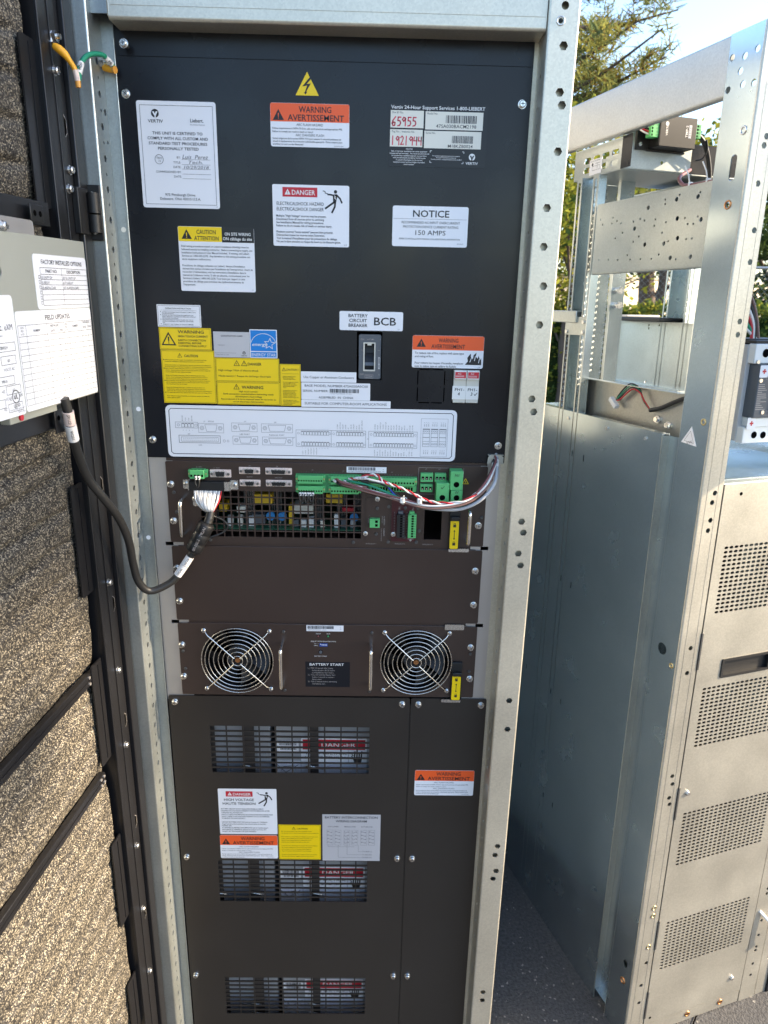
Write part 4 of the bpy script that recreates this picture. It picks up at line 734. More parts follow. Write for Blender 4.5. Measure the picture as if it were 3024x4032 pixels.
for x in (-185, -128, -84, -18, 20, 46):
    b = MB(); b.box(x-8, x+8, 60, 64, 220, 280, 'nickel' if x in (-128,) else 'dark_steel', 0.5)
    for i in range(5): b.box(x-8+i*3.6, x-6.6+i*3.6, 52, 60, 220, 278, 'dark_steel')
    b.build('heat_sink', ctl, OZ)
# ribbon connector bracket and jumper wires
b = MB(); b.box(-206, -152, -11, -9, 288.5, 303, 'black_plastic', 0.6); b.box(-206, -152, -9, -0.2, 300, 302.6, 'black_plastic'); b.build('bracket', ctl, OZ)
for x0, x1 in ((-216, -205), (-145.4, -133.6)):
    b = MB(); b.plate(rrect(x0, x1, 289.5, 303.4, 1, 2), [], -2, -0.1, 'nickel'); b.box(*( (x1-1.6, x1) if x0 < -200 else (x0, x0+1.6)), -11, -2, 289.5, 303.2, 'nickel'); q = b.build('bracket_foot', ctl, OZ); screw(ctl, (x0+x1)/2-(1 if x0 < -200 else -1), 297, -2, SCREW_S)
b = MB(); b.box(-153, -145, -11, -9.4, 289.5, 303.2, 'nickel'); b.build('bracket_arm', ctl, OZ)
def jumper(x0, x1, z, drop, y=-13, mt='cable_black'):
    b = MB(); m_ = (x0+x1)/2; b.tube(smooth_path([(x0, y, z), (x0, y-5, z-3), (x0-0.5, y-6, z-drop*0.6), (m_, y-6, z-drop), (x1+0.5, y-6, z-drop*0.6), (x1, y-5, z-3), (x1, y, z)], 4), 1.5, mt, 8)
    o = b.build('jumper_wire', ctl, OZ); k = MB(); k.tube([(x0, y-3, z-0.5), (x0, y-5.5, z-5)], 1.8, 'sleeve_white', 8); k.tube([(x1, y-3, z-0.5), (x1, y-5.5, z-5)], 1.8, 'sleeve_white', 8); k.build('wire_ferrule', o, OZ)
jumper(-192.5, -188, 313, 16)
for x in (-39.5, -32, -24.5): jumper(x, x+4, 291, 15)

# ================================================================== filler panel
b = MB(); b.plate(rrect(-240.5, 241, 71.5, 196.5, 2, 2), [], 0, 1.8, 'module_reflection_tint'); b.box(-236, 236, 1.8, 14, 73, 74.5, 'module_reflection_tint'); b.cyl((-230, 1.0, 196.8), 'x', 1.1, 460, 'module_reflection_tint', 8); fil = b.build('filler_panel', cab, OZ)
for x, z in ((-235, 160.5), (-233.9, 104.4), (231.5, 162.9), (232, 104.7)): screw(fil, x, z)
b = MB(); b.box(-240, 240, 2.2, 3.5, 331.6, 336.5, 'module_reflection_tint'); b.box(-222, 222, 2.0, 3.6, 60, 72.4, 'module_reflection_tint'); b.box(-222, 222, 2.0, 3.6, 195, 204, 'module_reflection_tint'); b.build('backing_strip', cab, OZ)

# ================================================================== POWER MODULE with two fans
pwr = thing('power_module', 'black rack module with two chrome-guarded fans and two chrome handles', 'electronics module', W(0, 100, -64))
b = MB(); b.plate(rrect(-240, 241, -64, 65.5, 2, 2), [ngon(-146.2, 1.5, 57, 56), ngon(144, 1.8, 57, 56)], 0, 1.8, 'module_reflection_tint'); b.cyl((-224, 1.0, 65.8), 'x', 1.1, 448, 'module_reflection_tint', 8); fp = b.build('face_panel', pwr, OZ)
for x, z in ((-235.3, 27.7), (-235.7, -29.7), (231.9, 29.2), (233.5, -28.3)): screw(pwr, x, z)
for x, z in ((-71, 53), (-71, -54), (71, 53), (69, -54), (-232, -16), (232, 17), (232, -15), (-234, 16)): screw(pwr, x, z, 0, SCREW_D)
handle(pwr, -73.5, -38, 33); handle(pwr, 70, -38, 34)
for fx, fz in ((-146.2, 1.5), (144, 1.8)):
    b = MB(); b.M = Matrix.Translation((fx, 0, fz))
    n_ = 56; vs_ = [(57.6*math.cos(2*math.pi*i/n_), y, 57.6*math.sin(2*math.pi*i/n_)) for y in (1.9, 40) for i in range(n_)]
    b.add(vs_, [(i, (i+1) % n_, n_+(i+1) % n_, n_+i) for i in range(n_)], 'black_plastic', True)
    b.cyl((0, 41, 0), (0, -1, 0), 57.5, 0.5, 'black_hole', 40); b.build('fan_housing', pwr, OZ)
    b = MB(); b.M = Matrix.Translation((fx, 0, fz)); b.cyl((0, 34, 0), (0, -1, 0), 21, 24, 'black_plastic', 32)
    for i in range(24): a = 2*math.pi*i/24; b.box(17.5*math.cos(a)-0.8, 17.5*math.cos(a)+0.8, 9.6, 10.2, 17.5*math.sin(a)-0.8, 17.5*math.sin(a)+0.8, 'grey_plastic')
    rotor = b.build('fan_rotor', pwr, OZ)
    b = MB(); b.cyl((fx, 9.9, fz), (0, -1, 0), 4.2, 13, 'copper', 16); b.build('hub_badge', rotor, OZ)
    for i in range(7):
        b = MB(); b.M = Matrix.Translation((fx, 0, fz)) @ Matrix.Rotation(2*math.pi*i/7+0.3, 4, 'Y')
        q = []
        for j in range(6):
            r_ = 20+j*6.8; tw = 0.50+0.05*j
            q += [(r_*math.cos(-tw/2), 12, r_*math.sin(-tw/2)), (r_*math.cos(tw/2), 30, r_*math.sin(tw/2))]
        b.add(q, [(2*j, 2*j+1, 2*j+3, 2*j+2) for j in range(5)], 'black_plastic', True); b.build('fan_blade', rotor, OZ)
    b = MB()
    for k, r_ in enumerate((8.5, 16, 23.5, 31, 38.5, 46, 52.5, 58)): b.torus((fx, -5, fz), r_, 0.8, 'nickel', 56, 6)
    gu = b.build('fan_guard', pwr, OZ)
    for sx in (-1, 1):
        for sz in (-1, 1):
            b = MB(); b.tube([(fx+sx*5, -6.6, fz+sz*5), (fx+sx*46, -6.6, fz+sz*46), (fx+sx*51, -2.5, fz+sz*51)], 1.05, 'chrome', 8); b.torus((fx+sx*52.5, -1.6, fz+sz*52.5), 3.0, 0.9, 'chrome', 16); b.build('guard_spoke', gu, OZ); screw(pwr, fx+sx*52.5, fz+sz*52.5, -1.5, SCREW_S)
L = Lab('barcode_label', -34.3, 25.4, 54.6, 65.0, r=0.4); L.bars(2, 44, 1, 6.2, 'ink', 21, 54); L.t('210209602106C0304036010  PM120-A', 2, 8.8, 1.3, 30, 'l', 'ink_grey'); L.t('E1', 55, 4.6, 1.4, m='ink_grey'); L.t('R0', 55, 7.6, 1.4, m='ink_grey'); L.done(pwr)
lettering([('FAULT', -15, 49, 2.0), ('RUN', 1, 49, 2.0), ('BATTERY START', -11.5, 8.6, 2.0)], fp, m='ink_white')
b = MB(); b.text('ADJUST WITH ISOLATED TOOL', -7, 35.4, 2.0, -0.2, 'ink_white', 41); b.text('ON   1', -19, 31.2, 1.8, -0.2, 'ink_white'); b.text('OFF 0', -19, 27.9, 1.8, -0.2, 'ink_white'); b.build('lettering', fp, OZ)
for x, mt in ((-15.1, 'wire_maroon'), (0.7, 'green_dark')): b = MB(); b.cyl((x, -0.05, 45.8), (0, -1, 0), 2.4, 0.25, 'black_hole', 16); b.cyl((x, -0.3, 45.8), (0, -1, 0), 1.6, 0.8, mt, 12); b.build('indicator_light', pwr, OZ)
b = MB(); b.box(-13.4, -0.4, -1.2, -0.05, 27.6, 32.8, 'dark_blue')
for i in range(5): b.box(-12.2+i*2.4, -10.9+i*2.4, -1.6, -1.1, (29.8 if i else 31), (31.6 if i else 32.6), 'ink_white')
b.build('dip_switch', pwr, OZ)
b = MB(); b.cyl((-11.5, -0.05, 17.3), (0, -1, 0), 3.6, 0.3, 'black_hole', 18); b.cyl((-11.5, -0.3, 17.3), (0, -1, 0), 2.7, 1.4, 'grey_plastic', 16); b.build('push_button', pwr, OZ)
L = Lab('instruction_label', -36.7, 36, -47.1, -0.8, 'label_black', 0.4, th=0.25); L.t('BATTERY START', 35, 6.6, 4.4, 56, m='ink_white', b=0.02)
for i, q in enumerate(['1.)  Wait 10 seconds after closing', 'battery breaker (BCB) before', 'pushing Battery Start button.', '2.)  Press and hold the Battery Start', 'button 2 seconds to initiate a', 'battery start.', '3.)  Wait 5 minutes before attempting', '2nd battery start.']): L.t(q, 4 if '.)' in q else 11, 12.6+i*4.15, 2.7, glyphs(q)[1]*2.25, 'l', 'ink_dimwhite')
L.done(pwr)
latch(pwr, 204.2, 218.2, 4, -65.2, -19.4, -66.2, 188)
b = MB(); b.plate(rrect(188, 219, 61, 70.5, 1.5, 2), [], -2.8, -1.2, 'nickel'); b.build('latch_hook', pwr, OZ)

# ================================================================== lower covers with vents
def vent_cover(x0, x1, vents, z0=-912, z1=-67):
    b = MB(); b.plate(rrect(x0, x1, z0, z1, 2.5, 2), [rrect(*v_, 0.5, 1) for v_ in vents], 0, 1.8, 'cover_reflection_tint'); b.box(x0+1, x1-1, 1.8, 16, z1-1.6, z1-0.2, 'cover_reflection_tint'); return b.build('battery_cover', cab, OZ)
VZ = (-217, -497.3, -775.5)
cov = vent_cover(-264, 136.2, [(-199, 70, z, z+93) for z in VZ])
slat = MB(); slat.box(-134.6, 134.6, -0.1, 1.7, -1.4, 1.4, 'cover_reflection_tint'); slat = slat.mesh('vent_slat')
vbar = MB(); vbar.box(-1.2, 1.2, 0.3, 1.6, -46.6, 46.6, 'cover_reflection_tint'); vbar = vbar.mesh('vent_bar')
for z in VZ:
    for i in range(1, 9): link('vent_slat', slat, cov, W(-64.5, 0.05, z+i*10.33))
    for i in range(1, 10): link('vent_bar', vbar, cov, W(-199+i*27.6, 0, z+46.5))
cov2 = vent_cover(138.4, 264.5, [])
for x, z in ((-253.4, -77.9), (123.5, -77.9), (-253.4, -396), (123.5, -396), (-253.4, -675), (123.5, -675)): screw(cov, x, z)
for x, z in ((150.6, -77.9), (255.2, -77.9), (150.6, -396), (150.6, -675)): screw(cov2, x, z)
b = MB(); b.box(135.5, 139, 2.2, 4, -912, -80, 'cover_reflection_tint'); b.build('cover_seam', cab, OZ)
arcflash(149.7, 252.5, -259.6, -208, 'orange arc flash sticker alone on the narrow right cover', False)
arcflash(-192.6, -90.4, -398.9, -348.2, 'orange arc flash sticker below the high voltage sticker', False)
L = Lab('danger_label', -191.5, -90, -345.6, -250, r=1.5); L.fld(13.5, 60, 5, 16, 'red'); L.warn(20.5, 13.6, 7.8, 'ink_white', 'red'); L.t('DANGER', 41.5, 13.6, 5.6, 31, m='ink_white', b=0.02); L.t('HIGH VOLTAGE', 36, 25, 5.2, 52, b=0.014); L.t('HAUTE TENSION', 36, 33, 5.2, 57, b=0.014); L.man(82, 6, 30)
L.para(['BATTERY CIRCUIT IS NOT ISOLATED FROM AC INPUT.', 'HAZARDOUS VOLTAGE IS PRESENT FOR FIVE MINUTES AFTER', 'TURNING ALL POWER OFF.', 'WAIT AT LEAST FIVE MINUTES AS CAPACITORS DISCHARGE AND', 'VERIFY THERE IS NO VOLTAGE PRESENT ON DC BUS BEFORE', 'WORKING ON ELECTRONICS.', '', "CIRCUIT BATTERIE N'EST PAS isolé de l'entrée AC. TENSION", 'dangereux est présent pendant cinq minutes après la mise ALL', 'POWER OFF.', 'ATTENDEZ AU MOINS CINQ MINUTES que les condensateurs', 'DECHARGE ET VERIFIER IL absence de tension sur le bus DC', 'AVANT DE TRAVAILLER SUR ELECTRONICS.'], 4, 43, 2.5, 4.0, 90, m='ink_grey', b=0.008); L.done(cab, label='white high voltage danger sticker with falling figure')
L = Lab('caution_label', -88.2, -13.6, -400.4, -325, 'yellow', r=0.5); L.bx(1, 73.6, 1, 74.4, 0.35, 'ink_brown'); L.warn(27, 10, 7, 'ink_brown', 'yellow', True); L.t('CAUTION', 42, 9.6, 3.4, 19, m='ink_brown', b=0.01)
L.para(['Do not open battery tray when normally closed.', 'Ne fermez le tiroir batterie que lorsqu\'il n\'est pas alimenté.', '', 'Risk of electric shock! Battery voltage exceeds hazardous', 'levels. Only qualified service personnel shall open.', 'Battery type: sealed lead acid, maintenance free', 'capacity and voltage as marked on each tray', '', 'Risque de choc électrique! La tension de batterie dépasse', 'les niveaux dangereux. Seul le personnel qualifié', 'est autorisé à ouvrir ce compartiment batterie', 'Type de batterie: plomb étanche sans entretien', '', 'Dispose of used batteries according to local instructions', 'Éliminez les batteries usagées selon les instructions'], 5, 14.5, 1.6, 3.9, 66, m='ink_brown'); L.done(cab, label='square yellow battery caution sticker')
L = Lab('wiring_label', -10.5, 92.3, -402.6, -302, 'label_silver', r=0.4); L.t('BATTERY INTERCONNECTION', 51, 8.4, 5, 93, m='ink_grey', b=0.02); L.t('WIRING DIAGRAM', 51, 16.4, 5, 55, m='ink_grey', b=0.02)
for i, q in enumerate(('TOP LAYER', 'MIDDLE LAYER', 'BOTTOM LAYER')):
    u_ = 8+i*30; L.t(q, u_+11, 27, 2.4, 20, m='ink_pale', b=0.01)
    for k in (0, 14):
        L.bx(u_+k, u_+k+11, 33, 66, 0.3, 'ink_pale')
        for j in range(4): a = u_+k; L.line([(a+1.5, 36+j*7.5), (a+8.5, 39+j*7.5)] if (i+k) % 2 == 0 else [(a+1.5, 40+j*7.5), (a+8.5, 36+j*7.5)], 0.6, 'ink_pale'); L.poly(ngonp(a+1.5, 37+j*7.5, 0.8, 6), 'ink_pale'); L.poly(ngonp(a+8.5, 38+j*7.5, 0.8, 6), 'ink_pale')
L.line([(10, 66), (10, 69.5), (57, 69.5)], 0.4, 'ink_pale'); L.line([(44, 45), (44, 87), (70, 87)], 0.4, 'ink_pale'); L.line([(64, 66), (64, 80), (70, 80)], 0.4, 'ink_pale'); L.line([(28, 66), (28, 93), (70, 93)], 0.4, 'ink_pale')
for v_, q in ((81, 'TO BUS (-)'), (88, 'TO BUS (N)'), (94, 'TO BUS (+)')): L.t(q, 71, v_, 2.6, 17, 'l', 'ink_pale', b=0.01)
L.done(cab, label='silver battery wiring diagram label')

# battery trays behind the vents
for k, zv in enumerate(VZ):
    zc = zv+17
    row = ('top', 'middle', 'bottom')[k]
    bt = thing('battery_tray', f'grey battery tray with black straps and red danger label behind the {row} vent', 'battery tray', W(-20, 200, zc-95), group='battery trays behind the vents')
    b = MB(); b.box(-96, 118, 37, 500, zc-92, zc+72, 'battery_grey', 2); b.build('body', bt, OZ)
    L = Lab('danger_label', -50, 66, zc-75, zc+28, 'label_white', 2, y=36.6); L.fld(3, 113, 2.5, 23, 'red'); L.t('DANGER', 66, 17.5, 9.5, 60, m='ink_white', b=0.02); L.t('HIGH VOLTAGE', 45, 33, 5.6, 72); L.t('HAUTE TENSION', 45, 42, 5.6, 76); L.ln(84, 24, 84, 52, 0.6, 'ink')
    for i in range(4): L.line([(94+i*4, 43), (95+i*4, 29-abs(i-1.5)*1.6)], 2.6, 'ink')
    L.poly([(91, 40), (108, 40), (106, 49), (94, 49)], 'ink'); L.line([(87, 28), (92, 35), (89, 36), (94, 42)], 1.4, 'ink'); L.t('Disconnect and isolate', 60, 60, 2.2, 30, m='ink_grey'); L.done(bt)
    L = Lab('barcode_label', -94, -54, zc-1, zc+22, 'label_white', 1, y=36.6); L.bars(6, 36, 3, 9, 'ink', 31+k, 30); L.bars(8, 36, 13, 18, 'ink', 41+k, 26); L.done(bt)
    L = Lab('diagram_label', -95.5, -51, zc-80, zc-19, 'label_white', 1, y=36.6); L.line([(3, 8), (18, 24), (40, 8)], 1, 'ink'); L.line([(10, 20), (14, 12), (30, 10), (36, 18)], 0.8, 'ink'); L.line([(6, 30), (36, 30)], 0.6, 'ink'); L.done(bt)
    for x in (-26, 108):
        q = MB(); q.box(x-7.5, x+7.5, 27, 29, zc-90, zc+72, 'strap', 0.6); st = q.build('strap', bt, OZ)
        for zz in (zc-22, zc-45): q = MB(); q.tube(smooth_path([(x-16, 25, zz), (x-8, 21, zz+4), (x+6, 21, zz+1), (x+15, 25, zz-5)], 4), 1.3, 'nickel', 6); q.build('strap_clip', st, OZ)
    bs = thing('battery_tray', f'narrow grey battery tray with ribbed front and black straps, left half of the {row} vent', 'battery tray', W(-160, 200, zc-95), group='battery trays behind the vents')
    b = MB(); b.box(-236, -104, 41, 500, zc-92, zc+72, 'battery_grey', 2)
    for x in (-182, -174, -126): b.box(x-0.8, x+0.8, 39.6, 41.4, zc-88, zc+40, 'battery_grey')
    b.box(-184, -112, 39, 41.4, zc-10, zc-7, 'battery_grey'); b.build('body', bs, OZ)
    for x in (-207, -139):
        q = MB(); q.box(x-9, x+9, 27, 29, zc-90, zc+72, 'strap', 0.6); st = q.build('strap', bs, OZ)
        for zz in (zc-22, zc-45): q = MB(); q.tube(smooth_path([(x-16, 25, zz), (x-8, 21, zz+4), (x+6, 21, zz+1), (x+15, 25, zz-5)], 4), 1.3, 'nickel', 6); q.build('strap_clip', st, OZ)
    b = MB(); b.box(-306, 304, 60, 840, zc-97, zc-95, 'dark_steel'); b.build('battery_shelf', cab, OZ)

# ================================================================== CABINET DOOR, swung open on the left
DP = W(-305, -50, 0); DR = (0, 0, R(85))
b = MB()
b.box(-590, -8, 30, 33, -900, 965, 'door_paint'); b.box(-70, -20, 0, 30, -900, 965, 'door_paint', 1.6); b.box(-72, -67, -2.4, 0.5, -900, 965, 'door_paint', 0.8)
b.box(-590, -560, 0, 30, -900, 965, 'door_paint', 2); b.box(-560, -70, 4, 30, 925, 965, 'door_paint', 2); b.box(-560, -70, 4, 30, -900, -868, 'door_paint', 2)
b.box(-19, 2, -6, 12, -900, 965, 'door_paint', 1.5); b.box(2.4, 9, -3, 9, -900, 965, 'black_plastic', 2.5); b.box(-46, -44.6, -1.4, 0.2, -900, 965, 'door_paint', 0.4)
door = link('door', b.mesh('door'), cab, DP, DR); OFF[door] = Vector((0, 0, 0))
def dpart(b, name, p=(0, 0, 0)): return b.build(name, door, p)
for z0, z1 in ((174, 330), (-95, 70), (-398, -238), (-640, -520), (664, 838), (420, 600)):
    b = MB(); b.plate(rrect(-101, -68, z0, z1, 5, 3), [], 6, 8, 'door_paint'); b.box(-84, -82.6, 4.8, 6.2, z0+5, z1-5, 'door_paint'); dpart(b, 'edge_plate')
for z in (315, 135.5, -60, -250, 760, 560, -440):
    b = MB(); q = [(-31, z-12), (-26, z-7), (-26, z+7), (-31, z+12)]; b.ribbon(q, 1.0, -0.3, 'rail_galv'); b.flat([(-31, z-12), (-26, z-7), (-26, z+7), (-31, z+12)], -0.2, 'black_hole'); dpart(b, 'keyhole_slot')
for x, z in ((-40, 173), (-40, 31.5), (-39.5, -98.8), (-38.5, -291.7), (-38.7, -421.7), (-42, 815), (-30, 712), (-38, 690), (-38, -560)): 
    o = link('screw', SCREW, door, Vector((x, -0.2, z))*MM); o.rotation_euler = (0, rs.uniform(0, 6), 0)
# foam lining, one sheet with pressed seams
nx, nz = 100, 800; vs_ = []; fs_ = []
seams = [905-k*41+((k*37) % 13)-6 for k in range(43)]
for j in range(nz+1):
    z = -864+1786*j/nz
    for i in range(nx+1):
        x = -556+(556-80)*i/nx
        d = min(abs(z-sm-0.05*(x+300)-5*noise.noise(Vector((x*0.012, sm, 0)))) for sm in seams)
        y = 12+14.0*min(1, max(0, (-x-92)/45))*math.exp(-(d/5.0)**2)*(0.75+0.4*noise.noise(Vector((x*0.02, z*0.006, 3))))
        for bz in (52, -117.5, 655, 430): y += 7*math.exp(-((z-bz)/24.0)**2)
        y += 1.4*noise.noise(Vector((x*0.03, z*0.03, 7)))+0.8*noise.noise(Vector((x*0.2, z*0.2, 2)))
        vs_.append((x, min(y, 29), z))
for j in range(nz):
    for i in range(nx): a = j*(nx+1)+i; fs_.append((a, a+1, a+nx+2, a+nx+1))
b = MB(); b.add(vs_, fs_, 'foam', True); dpart(b, 'foam_lining')
# horizontal braces over the foam
for z in (52, -117.5):
    b = MB(); b.box(-560, -92, 8, 17, z-9, z+9, 'door_paint', 1.2); b.box(-560, -100, 6.8, 8.2, z-0.8, z+0.8, 'door_paint'); o = dpart(b, 'brace')
    for x in (-97, -106):
        for dz in (-6, 6): k = MB(); k.cyl((x, 8, z+dz*.8), (0, -1, 0), 2.2, 1.4, 'rail_galv', 12); k.build('rivet', o)
for z0, z1 in ((642, 668), (414, 446)):
    b = MB(); b.box(-560, -96, -4, 16, z0, z1, 'door_paint', 1.2); b.box(-150, -124, -12, -10, z0+2 if z0 > 600 else z0-4, z1-6, 'door_paint', 0.6)
    for x in (-131, -142): b.cyl((x, -12, (z0+z1)/2-2), (0, -1, 0), 3.2, 0.2, 'black_hole', 12)
    dpart(b, 'cross_rail')
# hinge
b = MB()
for z0, z1 in ((643, 664), (666, 690)):
    b.cyl((-3, -14, z0), 'z', 7, z1-z0, 'black_plastic', 18); b.cyl((14, -10, z0), 'z', 7, z1-z0, 'black_plastic', 18)
b.box(-30, -3, -8, 0, 640, 694, 'black_plastic', 1); dpart(b, 'hinge')
b = MB(); b.box(-303, -284, -49.5, -45.2, 634, 700, 'black_plastic', 1); h = b.build('hinge_leaf', cab, OZ)
for z in (688, 645): screw(h, -294, z, -49.5, SCREW_S)

# ================================================================== grey display box on the door
box = thing('display_box', 'grey sheet metal control box with white form labels, fixed to the open door', 'control box', DP, DR, local=True)
b = MB(); b.plate(rrect(-330, -53, 446.5, 629, 1.5, 2), [ngon(-236, 614, 5.4, 16, 0, 0.8), ngon(-236, 602.5, 5.4, 16, 0, 0.8), ngon(-236, 591, 5.4, 16, 0, 0.8)], -20, -18.6, 'grey_box')
b.box(-330, -53.2, -18.8, -4.5, 627.2, 628.8, 'grey_box'); b.box(-330, -53.2, -18.8, -4.5, 446.7, 448.2, 'grey_box'); b.box(-54.6, -53.1, -18.8, -4.5, 446.7, 628.8, 'grey_box'); b.box(-330, -54, -8, -6, 449, 627, 'black_plastic'); b.build('housing', box)
b = MB(); b.plate(rrect(-335, -158, 620, 644, 4, 3), [], -17.6, -16.4, 'rail_galv'); b.box(-335, -158, -16.4, -4.2, 642.4, 643.8, 'rail_galv'); b.build('mounting_plate', box)
link('screw', SCREW, box, Vector((-217, -17.6, 634))*MM)
b = MB(); b.box(-245, -150, -16, -4.5, 438, 446, 'grey_box', 1); b.cyl((-226, -16, 443), (0, -1, 0), 3.5, 2, 'red', 10); b.build('lower_bracket', box)
L = Lab('options_label', -173, -53.6, 552.5, 610.3, r=4, y=-20.05)
L.t('FACTORY INSTALLED OPTIONS', 62, 10, 4.8, 92, m='ink_grey', b=0.016); L.bx(12, 118.5, 13.6, 54, 0.45, 'ink_grey'); L.ln(58, 13.6, 58, 54, 0.45, 'ink_grey')
for v_ in (20.8, 26.3, 31.8, 37, 42.5, 48): L.ln(12, v_, 118.5, v_, 0.45, 'ink_grey')
L.t('PART NO.', 36, 19, 3.6, 25, m='ink_grey', b=0.01); L.t('DESCRIPTION', 86, 19, 3.6, 32, m='ink_grey', b=0.01)
for i, (p_, d_) in enumerate((('IS-UNITY-DP', 'KIT-IS-UNITY-DP'), ('IS-RELAY', 'KIT-IS-RELAY'), ('IS-485EXI-CARD', 'KIT-IS-485EXI-CARD'))): L.t(p_, 13.5, 25.6+i*5.4, 3.0, min(42, glyphs(p_)[1]*3), 'l', 'ink_pale', sh=0.15); L.t(d_, 59.5, 25.6+i*5.4, 3.0, min(56, glyphs(d_)[1]*3), 'l', 'ink_pale', sh=0.15)
for i in range(6): L.bx(7.5, 11, 22+i*5.4, 25.6+i*5.4, 0.4, 'ink_grey')
L.t('L5', 115, 57, 1.6, m='ink_pale'); L.done(box, (0, 0, 0), 'white factory options table on the grey box')
L = Lab('updates_label', -219.5, -54, 447.6, 551.8, r=4, y=-20.05)
L.t('FIELD UPDATES', 85, 10.5, 5.4, 55, m='ink_grey', b=0.016)
cols = [2, 17, 59, 84, 96, 107, 139, 154, 164]
for u_ in cols: L.ln(u_, 14.5, u_, 98, 0.4, 'ink_grey')
L.ln(2, 14.5, 164, 14.5, 0.4, 'ink_grey')
for i in range(12): L.ln(2, 26+i*6.55, 164, 26+i*6.55, 0.4, 'ink_grey')
for u_, q, v_ in ((38, 'NUMBER', 22), (123, 'NUMBER', 21), (75, 'INSTALLED', 18.4), (151.5, 'INSTALLED', 17.8), (71, 'DATE', 24), (90, 'ENG', 24), (146, 'DATE', 23.5), (159, 'ENG', 23.2)): L.t(q, u_, v_, 2.6, m='ink_pale', b=0.01)
for u_ in (9.5, 101.5): L.para(['FCN', 'FDS', 'or FA'], u_, 18, 2.0, 3.2, 7, 'c', 'ink_pale')
L.done(box, (0, 0, 0), 'white field updates grid on the grey box')
L = Lab('rating_label', -330, -221, 446.6, 568, r=4, y=-20.05)
L.t('Liebert', 84, 34, 7, 42, 'r', 'ink', b=0.02); L.t('. eXM', 103, 34, 6.5, 18, 'r', 'ink_pale'); L.t('AC Power System', 84, 40, 2.4, 28, 'r', 'ink_pale')
for u0, u1, v0, q in ((50, 104, 46, 'M18KZB0024'), (76, 102, 59, '60'), (60, 95, 79, 'MAX'), (78, 104, 89, '60'), (60, 74, 101, ''), (78, 104, 107, '60')):
    L.bx(u0, u1, v0, v0+9, 0.5, 'ink_grey'); L.t(q, (u0+u1)/2, v0+6.4, 3.4, m='ink_grey')
L.t('VOLTS AC', 88, 74, 3.2, m='ink_pale'); L.t('VOLTS AC', 85, 103, 3.2, m='ink_pale'); L.t('HZ', 73, 95, 3, m='ink_pale'); L.t('HZ', 73, 113, 3, m='ink_pale')
L.done(box, (0, 0, 0), 'white rating label with a listing mark')
L = Lab('listing_mark', -252, -223, 448, 475, 'label_white', 1, y=-20.6, th=0.1); L.line(ngonp(15, 8, 6.5, 24), 1.0, 'ink', True); L.t('UL', 15, 10.5, 5.2, 7.5, b=0.03); L.t('C', 5.5, 11, 3, b=0.02); L.t('US', 25, 9, 3, b=0.02); L.t('LISTED', 15, 18.5, 3.0, 12, b=0.02); L.t('UNINTERRUPTIBLE POWER SYSTEM', 15, 21.5, 1.4, 27, m='ink_pale'); L.t('559371P1 REV4', 22, 25.5, 2.0, 13, m='ink_pale'); L.done(box, (0, 0, 0))

# ================================================================== display cable from the box to the control module
cb = thing('display_cable', 'thick black cable with ferrite block looping from the grey box to the control module', 'cable', W(-290, -190, 445))
path = [(-295, -196, 452), (-294, -191, 431), (-296, -185, 413), (-297, -175, 393), (-298, -160, 365), (-296, -145, 338), (-285, -125, 304), (-278, -105, 274), (-275, -85, 235), (-277, -70, 195), (-275, -60, 162), (-264, -50, 143), (-244, -42, 147), (-226, -36, 160), (-205, -30, 191), (-197, -28, 204), (-187, -26, 224), (-176, -24, 245), (-174, -20, 255)]
sp = smooth_path(path, 6); b = MB(); b.tube(sp, 5.6, 'cable_black', 14); b.build('sheath', cb, OZ)
def sleeve(parent, p0, p1, r, txts, name='marker_sleeve', mt='sleeve_white', h=3.2, off=0.3):
    """printed tube round a cable; text faces the viewer and runs along the cable"""
    p0, p1 = Vector(p0), Vector(p1); b = MB(); b.tube([p0, p0.lerp(p1, .5), p1], r, mt, 14); o = b.build(name, parent, OZ)
    ax = (p1-p0).normalized(); vd = (Vector((67, -1034, 582))-p0.lerp(p1, .5)).normalized(); up = ax.cross(vd).normalized()*-1; fr = up.cross(ax).normalized()
    if fr.dot(vd) < 0: fr = -fr
    k = MB()
    for q, a, w_ in txts:
        g_, wd = glyphs(q, 0.01); kx = w_/wd
        vs_ = []
        for px, pz in g_[0]:
            c = (pz-0.5)*h/(r*1.02); vs_.append(p0.lerp(p1, a)+ax*(px*kx)+(fr*math.cos(c)+up*math.sin(c))*(r+off))
        k.add(vs_, g_[1], 'ink')
    k.build('lettering', o, OZ)
    return o
sleeve(cb, (-293.6, -193, 436), (-295, -187.5, 420), 6.6, [('J30 LCD', 0.08, 13)], mt='sleeve_pink'); sleeve(cb, (-295.2, -187, 419), (-297, -178, 399), 6.8, [('W201', 0.2, 13)])
sleeve(cb, (-205, -30, 191), (-213, -32.6, 178.5), 6.3, [('X9 J30', 0.1, 12)]); sleeve(cb, (-213.4, -32.8, 178), (-224, -35.4, 163), 6.3, [('W201', 0.25, 12)])
b = MB(); p0, p1 = Vector((-200, -29, 200)), Vector((-178, -24.6, 242)); ax = (p1-p0).normalized()
b.tube([p0-ax*2, p0, p0.lerp(p1, .03), p0.lerp(p1, .3), p0.lerp(p1, .33), p0.lerp(p1, .36), p0.lerp(p1, .64), p0.lerp(p1, .67), p0.lerp(p1, .7), p0.lerp(p1, .97), p1, p1+ax*1.5], [5.6, 11, 12.2, 12.2, 11.2, 12.2, 12.2, 11.2, 12.2, 12.2, 11, 6], 'black_plastic', 18)
fe = b.build('ferrite_core', cb, OZ)
k = MB(); vd = Vector((0.2, -0.9, 0.35)); vd = (vd-ax*vd.dot(ax)).normalized(); up = ax.cross(vd)
